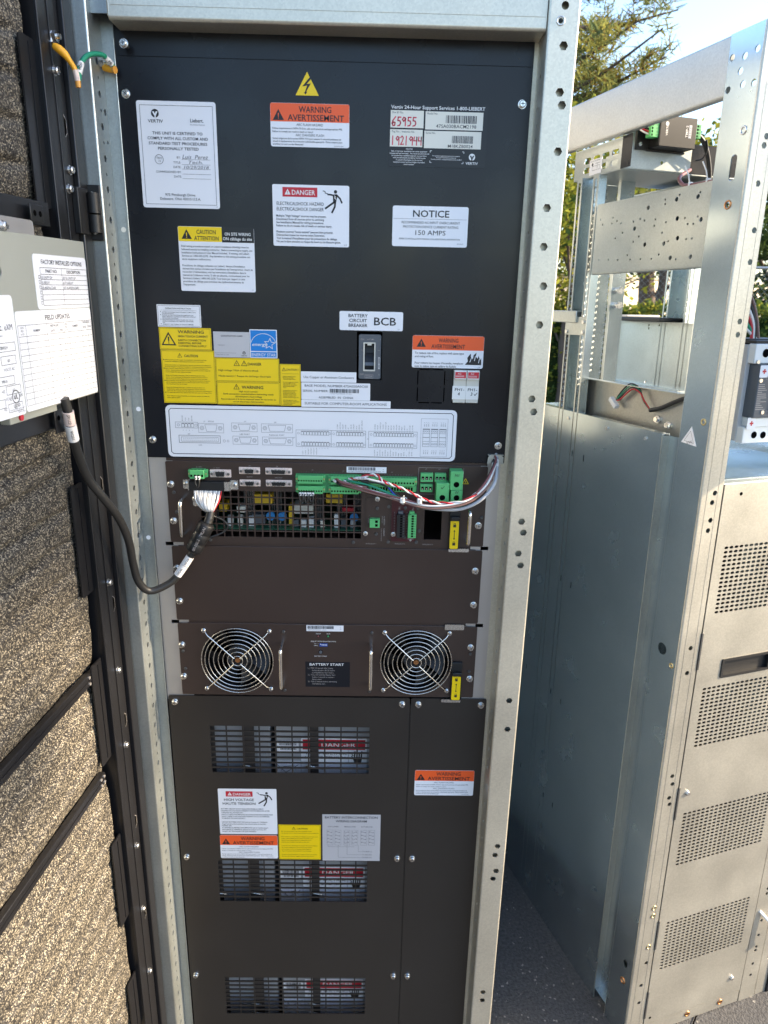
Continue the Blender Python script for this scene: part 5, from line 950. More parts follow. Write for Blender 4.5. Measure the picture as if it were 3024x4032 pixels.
g_, wd = glyphs('SALIPT   S-501-00', 0.0); k.add([p1-ax*(3+px*40/wd)+(vd*math.cos((pz-0.5)*4.2/12.2)+up*-math.sin((pz-0.5)*4.2/12.2))*12.6 for px, pz in g_[0]], g_[1], 'ink_dimwhite'); k.build('lettering', fe, OZ)
b = MB(); b.tube([(-177, -24, 243), (-174.5, -20.5, 252), (-173.5, -18, 259)], [7, 6.6, 6.2], 'cable_black', 12); b.build('shrink_boot', cb, OZ)
for i in range(18):
    a = i/17; x0 = -197.5+a*40; g = random.Random(i); b = MB()
    b.tube(smooth_path([(-174+(a-.5)*7, -18, 257), (-176+(a-.5)*22, -21-6*math.sin(a*3.1), 266), (-177.5+(a-.5)*36+g.uniform(-1, 1), -18-4*math.sin(a*3.1), 277), (x0, -10.5, 289)], 5), 1.1, 'wire_red' if i == 17 else 'wire_white' if i % 3 else 'wire_grey', 6); b.build('wire', cb, OZ)
b = MB(); b.tube(smooth_path([(-171, -16, 252), (-158, -8, 243), (-151, -6, 232), (-160, -7, 222), (-178, -12, 216)], 5), 1.6, 'cable_black', 8); b.build('cable_tie', cb, OZ)
link('screw', SCREW, cb, W(-198.4, -1.2, 274)).name = 'earth_screw'
b = MB(); b.plate(rrect(-203, -194, 262, 279, 3, 3), [], -1.2, -0.1, 'nickel'); b.build('earth_lug', cb, OZ)

# earth strap between the door and the post
ew = thing('earth_wire', 'short green earth wire with yellow lugs joining door and post below the beam', 'wire', W(-285, -85, 800))
g1 = [(-285, -84, 806), (-285, -80, 812), (-285, -78, 818), (-285, -74, 824), (-284, -66, 833), (-281, -56, 841), (-276, -44, 846), (-271, -32, 848), (-269, -22, 846), (-266, -16, 842), (-268, -13, 838)]
b = MB(); b.tube(smooth_path(g1, 5), 2.9, 'wire_green', 10); b.build('wire', ew, OZ)
b = MB(); b.tube(smooth_path([(-306, -93, 840), (-299, -92.5, 836), (-294, -90.5, 831), (-290, -88, 825)], 4), [3.2, 4.0, 4.3, 4.6, 4.6, 4.6, 4.6, 4.4, 4.2, 3.8, 3.4, 3.2, 3.0], 'lug_orange', 10); b.tube(smooth_path([(-290, -88, 825), (-287.5, -86.5, 820), (-286.5, -86, 817)], 4), 3.0, 'lug_orange', 10); b.build('lug_sleeve', ew, OZ)
b = MB(); b.tube([(-286.5, -86, 817.5), (-285.6, -85.5, 812), (-285, -85, 806.5)], 3.3, 'sleeve_pink', 10); b.build('marker_sleeve', ew, OZ)
b = MB(); b.tube([(-285, -85, 807), (-285, -85, 800)], [3.3, 3.0], 'lug_amber', 10); b.build('lug_tip', ew, OZ)
sleeve(ew, (-284.6, -70, 829), (-285.2, -79, 815.5), 3.5, [('W204', 0.12, 11)], h=3)
sleeve(ew, (-270.2, -27, 847), (-266.2, -17, 842.6), 3.4, [('PE', 0.35, 5)], h=3)
b = MB(); b.tube([(-266.5, -13, 837.5), (-272, -11, 838.6), (-279, -9, 840.5)], [4.2, 4.2, 3.8], 'lug_orange', 10); b.cyl((-266.3, -13, 837.4), (1, -0.4, -0.1), 4.4, 3.5, 'lug_amber', 12); b.build('lug_sleeve', ew, OZ)
b = MB(); b.tube([(-308, -94, 842), (-311, -90, 849)], [2.5, 5], 'nickel', 8)
dn = Vector((math.cos(R(5)), -math.sin(R(5)), 0)); c0 = Vector((-309.5, -89, 850))
b.cyl(c0-dn*2, dn, 7, 2.5, 'nickel', 18); b.cyl(c0, dn, 6, 2.5, 'nickel', 18); b.cyl(c0+dn*2.5, dn, 6, 5, 'chrome', 6, smooth=False); b.cyl(c0+dn*7.5, dn, 3, 4, 'nickel', 12); b.build('stud_nut', ew, OZ)
b = MB(); b.cyl((-282, -9, 844), 'x', 4.5, 4, 'nickel', 6, smooth=False); b.cyl((-278, -9, 844), 'x', 2.4, 4, 'zinc_yellow', 10); b.build('post_nut', ew, OZ)

# harness of loose wires over the control module
hs = thing('wire_harness', 'bundle of white, grey, green, black and red wires sagging over the control module', 'wires', W(250, -8, 344))
GR = [(251.5, 4, 352), (252, -8, 344), (251, -20, 329), (246, -32, 313), (232, -40, 296), (215, -40, 283), (194, -38, 275), (171, -36, 274), (149, -33, 275), (128, -30, 279)]
WH = [(250, -2, 347), (250, -12, 340), (238, -30, 316), (220, -38, 298), (198, -42, 287), (166, -42, 281), (140, -38, 281), (113, -34, 287), (86, -30, 294), (55, -26, 301), (28, -20, 307), (17, -12, 309)]
BK = [(247, -2, 345), (247, -12, 338), (234, -28, 316), (217, -36, 296), (194, -38, 283), (163, -38, 277), (136, -34, 278), (109, -32, 285), (77, -28, 291), (46, -24, 299), (20, -18, 304), (13, -12, 308)]
GN = [(246, -1, 346), (247, -10, 335), (242, -24, 315), (224, -32, 298), (200, -34, 281), (164, -33, 276), (131, -32, 281), (106, -30, 290), (86, -28, 298), (64, -26, 306), (40, -22, 310), (27, -12, 310)]
RD = [(220, -39, 300), (198, -42, 288), (168, -40, 285), (148, -38, 288), (130, -36, 296), (110, -34, 305), (94, -32, 310), (83, -30, 313), (76, -28, 321), (64, -26, 322), (44, -22, 315), (33, -12, 312)]
def wire(pts, r, mt, name='wire', d=(0, 0, 0)):
    b = MB(); b.tube(smooth_path([Vector(p)+Vector(d) for p in pts], 6), r, mt, 9); return b.build(name, hs, OZ)
def twist(pts, r, mats, turns, name='twisted_pair'):
    P = smooth_path(pts, 8); n_ = len(P)
    for k, mt in enumerate(mats):
        q = []
        for i, p in enumerate(P):
            t_ = (P[min(i+1, n_-1)]-P[max(i-1, 0)]).normalized(); u = t_.cross(Vector((0, 1, 0.2))).normalized(); v_ = t_.cross(u); a = 2*math.pi*turns*i/n_+math.pi*2*k/len(mats); q.append(p+(u*math.cos(a)+v_*math.sin(a))*r)
        b = MB(); b.tube(q, r*0.95, mt, 8); b.build(name, hs, OZ)
wire(GR, 2.6, 'wire_grey', 'grey_cable'); wire(WH, 1.7, 'wire_white'); wire(WH, 1.6, 'wire_brown', d=(1, -1.5, -3.4)); wire(BK, 1.6, 'cable_black'); wire(BK, 1.5, 'wire_maroon', d=(2, -3, 4.5)); wire(GN, 1.6, 'wire_green')
twist(GN[:7]+[(112, -34, 283)], 1.4, ('wire_green', 'wire_white', 'cable_black'), 9); twist(RD, 1.3, ('wire_red', 'wire_white'), 9)
wire([(94, -31, 310), (69, -30, 315), (58, -28, 317), (44, -24, 316), (35, -12, 311)], 1.6, 'wire_white'); wire([(112, -30, 287), (96, -28, 300), (80, -27, 309), (62, -26, 311), (50, -24, 313), (43, -12, 312)], 1.5, 'cable_black'); wire([(110, -30, 286), (101, -29, 293), (92, -28, 303), (84, -22, 306)], 1.3, 'wire_blue'); wire([(96, -30, 309), (88, -29, 313), (79, -27, 315), (72, -18, 309)], 1.4, 'wire_red'); wire([(60, -26, 303), (40, -24, 306), (24, -20, 309), (12, -12, 311)], 1.4, 'wire_brown')
for p, mt in (((112, -34, 287), 'wire_white'), ((137, -38, 287), 'wire_white')):
    b = MB(); b.box(p[0]-3.5, p[0]+3.5, p[1]-5.5, p[1]+3, p[2]-4, p[2]+4, 'white_plastic', 1.5); b.tube([(p[0], p[1]-5, p[2]), (p[0]+2, p[1]-9, p[2]+9)], 0.9, 'white_plastic', 6); b.build('cable_tie', hs, OZ)
for i in range(4): x = 10+i*8; b = MB(); b.tube([(x, -11, 309), (x+3, -16, 308.5)], 1.8, 'sleeve_white', 8); b.build('wire_ferrule', hs, OZ)
sleeve(hs, (53, -27, 302.2), (30, -20.5, 307.2), 2.0, [('D26 P2 A', 0.1, 14)], h=2.2); sleeve(hs, (58, -28, 317), (45, -24.4, 316.2), 2.0, [('J22-13', 0.1, 9)], h=2.2)
sleeve(hs, (252, -8.5, 343.5), (251.4, -16, 335), 3.0, [('A6', 0.2, 5)], h=2.6)

# ================================================================== SECOND RACK on the right, turned 18 degrees
a_, k_ = R(18), 0.024
T_ = Vector((math.cos(a_), math.sin(a_), 0)); S0 = Vector((-math.sin(a_), math.cos(a_), 0)); Z_ = Vector((0, 0, 1))
S_ = math.cos(k_)*S0-math.sin(k_)*Z_; Zl = math.cos(k_)*Z_+math.sin(k_)*S0
RM = Matrix((T_, S_, Zl)).transposed(); RRot = RM.to_euler(); RP = W(617, 56, -900)
rack = thing('open_rack', 'bare galvanised rack with perforated door standing on the asphalt beside the tall cabinet', 'rack', RP, RRot, local=True)
def SM(t): return Matrix(((0, 1, 0, t), (1, 0, 0, 0), (0, 0, 1, 0), (0, 0, 0, 1)))     # plate x -> depth s, thickness -> +t
ZR0, ZR1 = -28, 1850
b = MB()
hx = [(27,1705),(25,1693),(24,1642),(30,1578),(31,1533),(28,1446),(28,1426),(29,1171),(26,1155),(28,1124),(26,1106),(26,888),(26,839),(27,624),(30,606),(27,576),(30,561),(26,119),(27,72),(31,177)]
b.plate([(3, ZR0), (44, ZR0), (44, ZR1), (3, ZR1)], [ngon(x, z, 4.8) for x, z in hx], 0, 1.8, 'galvanised_door')
b.cyl((3, 3, ZR0), 'z', 3, ZR1-ZR0, 'galvanised_door', 14); b.cyl((44, 2, ZR0), 'z', 2, ZR1-ZR0, 'galvanised_door', 10)
for q in (13, 35): b.box(q, q+0.8, -0.35, 0.1, ZR0, ZR1, 'galvanised_door')
b.M = SM(0)
hl = [rrect(22, 34, 1648, 1684, 5.8, 4), ngon(28, 1615, 4, 14), ngon(40, 872, 11, 18), ngon(24, 160, 9, 14, 0, 0.7), ngon(59,1818,5,12), ngon(34,1814,5,12), ngon(12,1817,5,12), ngon(39,1796,5,12), ngon(31,1777,5,12), ngon(10,1774,5,12), ngon(59,1776,5,12)]
b.plate([(3, ZR0), (66, ZR0), (66, ZR1), (3, ZR1)], hl, 0, 1.8, 'galvanised_sheet')
b.M = None; b.box(44.2, 46, 2, 24, ZR0, ZR1, 'galvanised'); b.box(1.8, 14, 66, 67.8, ZR0, ZR1, 'galvanised'); b.cyl((1.8, 66, ZR0), 'z', 1.8, ZR1-ZR0, 'galvanised', 10)
post = b.build('post', rack)
for s, z, mt, r_ in ((17, 1714, 'nickel', 5), (16, 1288, 'zinc_yellow', 4.5), (25, 115, 'copper', 6), (28, 1615, 'copper', 5.6), (12, 852, 'zinc_yellow', 4)):
    b = MB(); b.M = SM(0); b.torus((s, -0.3, z), r_, 1.3, mt, 20); b.build('rivet_nut', post)
for z in (317, 298, 219): b = MB(); b.torus((30, -0.3, z), 4.5, 1.2, 'zinc_yellow', 16); b.build('rivet_nut', post)
L = Lab('punch_label', 24, 60, 1244, 1276, 'label_white', 0.2)
tri = MB(SM(0)); tri.plate([(24, 1246), (60, 1248), (40, 1277)], [], -0.5, -0.05, 'label_white', False); tri.ribbon([(31, 1250), (53, 1251.5), (41, 1269)], 0.5, -0.62, 'ink_grey', True); o = tri.build('triangle_sticker', rack)
k = MB(SM(0)); k.text('PUNT', 41, 1252.5, 4, -0.7, 'ink_grey', 13, rot=160); k.build('lettering', o)
# groove and side panel
b = MB(); b.M = SM(14); b.plate([(66.5, ZR0), (108, ZR0), (108, 1250), (66.5, 1250)], [], 0, 1.5, 'galvanised_sheet'); b.M = None; b.box(0, 14, 106, 107.6, ZR0+28, 1250, 'galvanised'); b.box(0.5, 14, 68, 107, 1, 2.5, 'galvanised_sheet'); b.build('side_channel', rack)
b = MB(); b.M = SM(0)
sl_ = [(491,1171),(376,1166),(334,1164),(493,885),(377,882),(337,881),(492,603),(378,597),(335,593),(483,323),(371,315),(329,317)]
b.plate([(108, ZR0+3), (900, ZR0+3), (900, 1252), (108, 1252)], [rrect(s-1.4, s+1.4, z-7, z+7, 1.2, 2) for s, z in sl_], 0, 1.4, 'galvanised_sheet')
b.M = None; b.cyl((1.2, 108, ZR0+3), 'z', 1.4, 1252-ZR0-3, 'galvanised', 10); b.box(0, 16, 108, 900, 1252, 1253.4, 'galvanised_sheet'); b.box(14.6, 16, 108, 900, 1240, 1252, 'galvanised_sheet'); sp_ = b.build('side_panel', rack)
for s in (150, 265, 400, 540): 
    b = MB(); b.M = SM(0); b.cyl((s, 0, 1238), (0, -1, 0), 3.2, 2.2, 'nickel', 12); b.build('rivet', sp_)
# drilled cross plate, top beam, rear posts
h2 = [(172,1640),(171,1633),(144,1637),(138,1643),(95,1635),(91,1641),(214,1632),(313,1626),(352,1626),(344,1617),(315,1616),(300,1619),(287,1614),(251,1613),(233,1616),(221,1612),(192,1611),(193,1601),(164,1604),(137,1607),(119,1606),(90,1605),(82,1600),(111,1596),(98,1595),(280,1597),(246,1601),(300,1589),(232,1587),(171,1588),(246,1579),(213,1572),(163,1570),(153,1573),(131,1576),(110,1573),(97,1573),(345,1553),(315,1552),(286,1550),(250,1549),(221,1548),(191,1547),(143,1546),(129,1543),(95,1545),(259,1557),(173,1553)]
big = {(144,1637),(95,1635),(214,1632),(246,1601),(213,1572),(163,1570),(131,1576),(143,1546),(95,1545),(137,1607),(82,1600)}
b = MB(); b.M = SM(1); b.plate([(68, 1530), (366, 1530), (366, 1654), (68, 1654)], [ngon(s, z, 3.9 if (s, z) in big else 1.9, 8) for s, z in h2], 0, 1.6, 'galvanised'); b.M = None
b.cyl((5, 68, 1530), 'y', 4, 298, 'galvanised', 12); b.box(2, 20, 68, 366, 1653, 1654.6, 'galvanised'); b.box(22, 23.5, 72, 362, 1532, 1650, 'galvanised_sheet'); b.build('drilled_plate', rack)
b = MB(); b.box(0, 1.8, 66.5, 900, 1772, 1846, 'galvanised_pale'); b.cyl((4, 66.5, 1772), 'y', 4, 833, 'galvanised_pale', 14); b.cyl((4, 66.5, 1846), 'y', 4, 833, 'galvanised_pale', 14); b.box(4, 44, 66.5, 900, 1848.4, 1850, 'galvanised_pale'); b.box(4, 14, 66.5, 900, 1768, 1769.4, 'galvanised'); b.build('top_beam', rack); b = MB(); b.box(47, 352, 0, 44, 1770, 1850, 'galvanised_door', 5, 3); b.build('top_beam', rack)
def holed_post(name, t, s0, s1, z0=ZR0, z1=1768, dt=26, mt='galvanised', inner='galvanised_sheet'):
    b = MB(); b.M = SM(t)
    for q0 in (s0, s1-18):
        hl = []; z = z1-12; k = 0
        while z > max(z0, 1150): hl.append(ngon(q0+9, z, 3.9 if k % 2 == 0 else 2.2, 8)); z -= 12.5; k += 1
        b.plate([(q0, z0), (q0+18, z0), (q0+18, z1), (q0, z1)], hl, 0, 1.5, mt)
    b.M = None; b.box(t+1.5, t+dt, s0+13.5, s0+15, z0, z1, inner); b.box(t+1.5, t+dt, s1-15, s1-13.5, z0, z1, inner); b.box(t+dt, t+dt+1.5, s0+13.5, s1-13.5, z0, z1, inner); return b.build(name, rack)
holed_post('rear_post', 0, 368, 441, z1=1711); holed_post('rear_post', 330, 456, 547); holed_post('rear_post', 330, 820, 890); holed_post('rear_post', 0, 830, 898)
b = MB(); b.M = SM(96); hl = [ngon(430+sx, 1330+i*12.5, 2.8, 8) for i in range(34) for sx in (12, 48)]; b.plate([(430, 0), (490, 0), (490, 1766), (430, 1766)], hl, 0, 1.5, 'galvanised'); b.M = None; b.box(97.5, 130, 488, 490, 0, 1766, 'galvanised_sheet'); b.box(97.5, 130, 430, 432, 0, 1766, 'galvanised_sheet'); ip = b.build('inner_post', rack)
for z in (1500, 1470): b = MB(); b.cyl((108, 430, z), (0, -1, 0), 6, 14, 'nickel', 14); b.cyl((108, 416, z), (0, -1, 0), 7.5, 4, 'nickel', 6, smooth=False); b.build('bolt', ip)
b = MB(); b.M = SM(330); b.plate([(440, 1283), (718, 1283), (718, 1434), (440, 1434)], [ngon(590, 1426, 3, 8), ngon(590, 1419, 3, 8), ngon(553, 1427, 3, 8), ngon(580, 1290, 3, 8)], 0, 1.6, 'galvanised'); b.M = None; b.box(316, 331, 718, 720, 1283, 1434, 'galvanised_sheet'); b.box(310, 330, 440, 720, 1281, 1283, 'galvanised'); b.box(318, 330, 440, 720, 1433, 1434.6, 'galvanised'); b.build('inner_panel', rack)
b = MB(); b.box(40, 41.6, 112, 430, 700, 1322, 'galvanised_door'); b.box(26, 40, 112, 430, 1321, 1322.6, 'galvanised'); b.box(24, 40, 428, 430, 700, 1320, 'galvanised_sheet'); pl_ = b.build('inner_plate', rack)
for s, z in ((170, 1268), (140, 1262)): b = MB(); b.M = SM(40); b.cyl((s, 0, z), (0, -1, 0), 7, 4, 'nickel', 14); b.cyl((s, -4, z), (0, -1, 0), 5, 4, 'chrome', 6, smooth=False); b.build('bolt', pl_)
b = MB(); b.box(-6, 16, 397, 640, 1434, 1458, 'galvanised', 2); b.box(-1.4, 0, 366, 440, 1410, 1446, 'galvanised'); rl = b.build('side_rail', rack)
for s, z in ((374, 1436), (374, 1416), (432, 1416)): b = MB(); b.M = SM(-1.4); b.cyl((s, 0, z), (0, -1, 0), 4, 3, 'nickel', 12); b.build('bolt', rl)
# slotted tray with plate that carries the black sensor module
b = MB(); b.M = SM(20); hl = []
for i in range(4):
    s0 = 340+i*30; hl += [rrect(s0, s0+23, 1739, 1750.5, 5, 3), rrect(s0, s0+23, 1722, 1733, 5, 3)]
b.plate([(328, 1714), (486, 1714), (486, 1768), (328, 1768)], hl, 0, 1.4, 'galvanised'); b.M = None; b.box(20, 300, 328, 486, 1712.4, 1714, 'galvanised_dull'); b.box(17, 18.6, 300, 328, 1713, 1768, 'black_paint'); tr = b.build('tray', rack)
L = Lab('tray_label', 392, 432, 1716, 1744, 'label_white', 0.5, y=-0.05, M=SM(19.9)); L.t('COMPONENTS OF THE LOAD', 20, 4, 1.8, 32, m='ink_grey'); L.bx(5, 30, 12, 20, 0.5, 'ink_grey'); L.ln(5, 8, 20, 8, 0.6, 'ink_grey'); L.ln(14, 8, 14, 18, 0.6, 'ink_grey'); L.poly(ngonp(30, 9, 3, 6), 'ink_grey'); L.done(rack, (0, 0, 0))
b = MB(); b.plate([(20, 1715), (170, 1715), (170, 1790), (20, 1790)], [ngon(104, 1728, 3.4, 10)], 322, 323.4, 'galvanised'); b.box(20, 170, 323, 330, 1713.8, 1715.4, 'galvanised'); b.box(168.4, 170, 323.4, 340, 1715, 1790, 'galvanised'); b.build('sensor_plate', rack)
b = MB(); b.box(170, 330, 335, 338, 1716, 1768, 'black_paint'); b.box(200, 330, 300, 560, 1700, 1703, 'galvanised_dull'); b.build('inner_tray', rack)
# perforated patch behind, far right
def perf(b, t0, z0, nt_, nz_, pt, pz, ht, hz, y0, y1, mt):
    """perforated field built from ring cells"""
    vs_, fs_ = [], []
    for i in range(nt_):
        for j in range(nz_):
            cx, cz = t0+(i+.5)*pt, z0+(j+.5)*pz
            ou = [(cx+sx*pt/2, cz+sz*pz/2) for sx, sz in ((1, 0), (1, 1), (0, 1), (-1, 1), (-1, 0), (-1, -1), (0, -1), (1, -1))]
            inn = []
            for k in range(8):
                a = k*math.pi/4; ca, sa = math.cos(a), math.sin(a); e = 0.72
                inn.append((cx+ht/2*math.copysign(abs(ca)**e, ca), cz+hz/2*math.copysign(abs(sa)**e, sa)))
            o = len(vs_); vs_ += [(x, y0, z) for x, z in ou]+[(x, y0, z) for x, z in inn]+[(x, y1, z) for x, z in inn]
            for k in range(8): m_ = (k+1) % 8; fs_ += [(o+k, o+m_, o+8+m_, o+8+k), (o+8+k, o+8+m_, o+16+m_, o+16+k)]
    b.add(vs_, fs_, mt)
# perforated front door
b = MB(); ZBL = ((947, 1075), (676, 803), (407, 533), (144, 270)); t0, t1 = 66, 284
cz = [3]
for z0, z1 in sorted(ZBL): cz += [z0, z1]
cz.append(1184)
HD = (104, 214, 819, 853)
for i in range(0, len(cz), 2):
    z0, z1 = cz[i], cz[i+1]
    if z0 < HD[2] < z1: b.plate([(48, z0), (306, z0), (306, z1), (48, z1)], [rrect(*HD, 1.5, 2)], 0, 1.4, 'galvanised_door')
    else: b.box(48, 306, 0, 1.4, z0, z1, 'galvanised_door')
for z0, z1 in ZBL:
    b.box(48, t0, 0, 1.4, z0, z1, 'galvanised_door'); b.box(t1, 306, 0, 1.4, z0, z1, 'galvanised_door')
    perf(b, t0, z0, 20, 16, (t1-t0)/20, (z1-z0)/16, 8.6, 5.2, 0, 1.4, 'galvanised_door')
b.box(48, 306, 1.4, 18, 1182.6, 1184, 'galvanised'); b.box(48, 50, 1.4, 14, 3, 1182, 'galvanised_door'); rd = b.build('perforated_door', rack)
b = MB(); b.plate(rrect(102, 216, 817, 855, 2, 2), [rrect(107, 211, 822, 850, 1, 1)], -2, 6, 'black_plastic'); b.box(107, 211, 5, 6, 822, 850, 'black_plastic'); b.build('door_handle', rd)
for t, z, r_ in ((69, 577, 5), (274, 50, 5)): b = MB(); b.cyl((t, 0, z), (0, -1, 0), r_, 2.4, 'nickel', 14); b.cyl((t, -2.4, z), (0, -1, 0), r_*0.8, 1.6, 'nickel', 6); b.build('latch_bolt', rd)
for z in (560, 245, 880, 60): b = MB(); b.box(45.6, 49.5, -1.8, -0.2, z-38, z+35, 'dark_steel', 0.6); b.build('door_hinge', rd)
for t, z in ((85, 1166), (62, 18)): b = MB(); b.cyl((t, -0.05, z), (0, -1, 0), 3.2, 0.2, 'black_hole', 10); b.build('pilot_hole', rd)
b = MB(); b.box(47, 305, 0.5, 3, ZR0, 1.5, 'galvanised_door'); b.box(47, 305, 3, 40, ZR0, ZR0+1.6, 'galvanised_door'); br_ = b.build('bottom_rail', rack)
for t in (164, 253): b = MB(); b.torus((t, 0.2, -11), 5.5, 1.6, 'copper', 18); b.cyl((t, 0.5, -11), (0, -1, 0), 4.6, 1.0, 'copper', 14); b.build('rivet_nut', br_)
b = MB(); hl = [ngon(330, z, 4, 12) for z in (275, 262, 190, 150, 118, 108, 70, 38, 500, 485, 640, 820, 1000)] ; b.plate([(307.5, ZR0-20), (352, ZR0-20), (352, 1850), (307.5, 1850)], hl, 0, 1.8, 'galvanised_door'); b.box(350.2, 352, 2, 60, ZR0-20, 1850, 'galvanised'); b.box(307.5, 309.3, 2, 30, ZR0-20, 1850, 'galvanised'); pr_ = b.build('post', rack)
b = MB(); b.box(48, 306, 4, 420, 1191, 1192.6, 'galvanised_sheet'); b.box(48, 306, 3.4, 5, 1176, 1191, 'galvanised_sheet'); b.build('shelf', rack)
# things seen through the perforations: dark inner plates
b = MB(); b.box(60, 290, 90, 92, 20, 1150, 'galvanised_sheet'); b.box(120, 150, 40, 90, 20, 1150, 'black_paint'); b.box(190, 230, 50, 90, 20, 700, 'black_paint'); b.build('inner_rail', rack)
b = MB(); b.box(0, 352, 898, 900, ZR0, 1200, 'galvanised_sheet'); b.build('rear_panel', rack)
for t in (20, 330):
    for s in (40, 860): b = MB(); b.cyl((t, s, -33), 'z', 18, 6, 'dark_steel', 16); b.cyl((t, s, -29), 'z', 6, 4, 'nickel', 10); b.build('levelling_foot', rack)

# sensor module (black box on the plate)
RW = lambda t, s, z: RP+RM @ (Vector((t, s, z))*MM)
sm_ = thing('sensor_module', 'small black module with white lettering and green plugs on the rack sensor plate', 'sensor module', RW(105, 315, 1749), RRot, local=True)
SP = -Vector((105, 315, 1749))*MM
b = MB(); b.box(68, 150, 292, 322, 1749, 1800, 'black_plastic', 1.2); b.build('body', sm_, SP); b = MB(); b.box(40, 68, 318.5, 322, 1746, 1796, 'black_plastic', 0.6); b.box(66, 150, 318.5, 322, 1745, 1748.6, 'black_plastic'); b.build('mounting_flange', sm_, SP)
b = MB(); b.cyl((48, 318.5, 1755), (0, -1, 0), 3.6, 2, 'nickel', 12); b.build('screw', sm_, SP)
L = Lab('lettering', 70, 148, 1750, 1800, 'black_plastic', 0.5, y=291.9, th=0.1); L.t('VERTIV', 15.5, 33, 4.4, 20, 'l', 'ink_white', b=0.02, rot=90); L.poly(ngonp(13, 13.5 - 0, 3.6, 16), 'ink_white'); L.t('TMP-2', 60, 33, 5, 20, 'l', 'ink_white', b=0.02, rot=90); L.done(sm_, SP)
L = Lab('address_strip', 132, 138, 1766, 1788, 'label_white', 0.2, y=291.7, th=0.2)
for i in range(5): L.bx(1, 5, 1+i*4.2, 4.6+i*4.2, 0.5, 'ink')
L.done(sm_, SP)
for t0_, t1_, z0 in ((50, 68, 1763), (150, 162, 1768)):
    b = MB(); b.box(t0_, t1_, 294, 308, z0, z0+24, 'green_plug', 0.8)
    for i in range(4): b.box(t0_+2, t0_+5, 293.8, 295, z0+2+i*5.5, z0+5.5+i*5.5, 'black_hole'); b.box(t1_-6, t1_-2, 293.8, 295, z0+2+i*5.5, z0+5.5+i*5.5, 'green_dark')
    b.build('terminal_plug', sm_, SP)
for i, mt in enumerate(('wire_white', 'wire_red', 'cable_black', 'wire_white')): b = MB(); b.tube(smooth_path([(52, 300, 1768+i*4), (40, 302, 1772+i*4), (28, 310, 1782+i*3), (12, 330, 1800)], 5), 1.5, mt, 7); b.build('wire', sm_, SP)
sc_ = thing('sensor_cable', 'black cable running from the sensor module down behind the rack post', 'cable', RW(162, 300, 1775), RRot, local=True); CP = -Vector((162, 300, 1775))*MM
b = MB(); b.tube(smooth_path([(160, 300, 1776), (172, 300, 1768), (188, 305, 1755), (205, 312, 1730), (216, 318, 1705), (220, 322, 1680), (222, 326, 1640), (222, 330, 1560)], 6), 4.2, 'cable_black', 10); b.build('sheath', sc_, CP)
b = MB(); b.tube(smooth_path([(178, 296, 1768), (186, 300, 1752), (182, 306, 1738), (172, 312, 1735)], 5), 1.4, 'black_plastic', 7); b.build('cable_tie', sc_, CP)
# red wiring along the drilled plate
rw = thing('red_cable', 'dark red cable with white ties lying along the top of the drilled rack plate', 'cable', RW(40, 200, 1656), RRot, local=True); CP = -Vector((40, 200, 1656))*MM
b = MB(); b.tube(smooth_path([(30, 72, 1660), (30, 130, 1660), (34, 170, 1664), (60, 215, 1684), (110, 250, 1705)], 6), 3.2, 'wire_maroon', 8); b.build('sheath', rw, CP)
for s in (110, 150): b = MB(); b.box(26, 34, s-1.5, s+1.5, 1656, 1666, 'white_plastic', 0.5); b.tube([(28, s, 1664), (22, s-2, 1676), (18, s+4, 1690)], 1.1, 'white_plastic', 6); b.build('cable_tie', rw, CP)
# loose cable with a white plug
lc = thing('loose_cable', 'black cable fanning into thin wires with a white plug, hanging over the inner rack plate', 'cable', RW(36, 130, 1300), RRot, local=True); CP = -Vector((36, 130, 1300))*MM
b = MB(); b.tube(smooth_path([(34, 95, 1318), (33, 129, 1304), (32, 160, 1290), (32, 186, 1283)], 6), 4.0, 'cable_black', 10); b.build('sheath', lc, CP)
for i, mt in enumerate(('wire_red', 'cable_black', 'wire_green', 'cable_black')): q = (i-1.5)*3; b = MB(); b.tube(smooth_path([(32, 186, 1283), (30, 204+q*.3, 1298), (28+i, 219+q, 1316+q), (28, 244+q, 1320+q), (28, 274+q*.5, 1297+q), (28, 283, 1290)], 6), 1.5, mt, 7); b.build('wire', lc, CP)
b = MB(); b.M = Matrix.Translation((28, 290, 1284)) @ Matrix.Rotation(R(36), 4, 'X'); b.box(-5, 5, -13, 13, -4.5, 4.5, 'white_plastic', 1); b.build('plug', lc, CP)
lw = thing('wire_loom', 'tangle of dark coloured wires lying in a tray low inside the bare rack', 'wires', RW(300, 600, 1276), RRot, local=True); CP = -Vector((300, 600, 1276))*MM
g = random.Random(4)
for i in range(9): b = MB(); mt = ('cable_black', 'wire_red', 'cable_black', 'comp_yellow', 'wire_maroon')[i % 5]; b.tube(smooth_path([(300+g.uniform(-10, 10), 500+j*40, 1272+g.uniform(-4, 6)) for j in range(6)], 5), 2.2, mt, 6); b.build('wire', lw, CP)
b = MB(); b.box(270, 340, 480, 740, 1262, 1265, 'galvanised'); b.build('wire_tray', rack)
bk = tag(link('manual', (lambda q: (q.box(-40, 60, -105, 75, 0, 9, 'black_plastic', 2), q.box(-36, 62, 20, 95, 9.2, 14, 'label_grey', 1.5), q.mesh('manual'))[-1])(MB()), None, RW(322, 600, 1435.2)), 'stack of black and grey folders lying on the rack inner panel', 'folder'); bk.rotation_euler = RRot

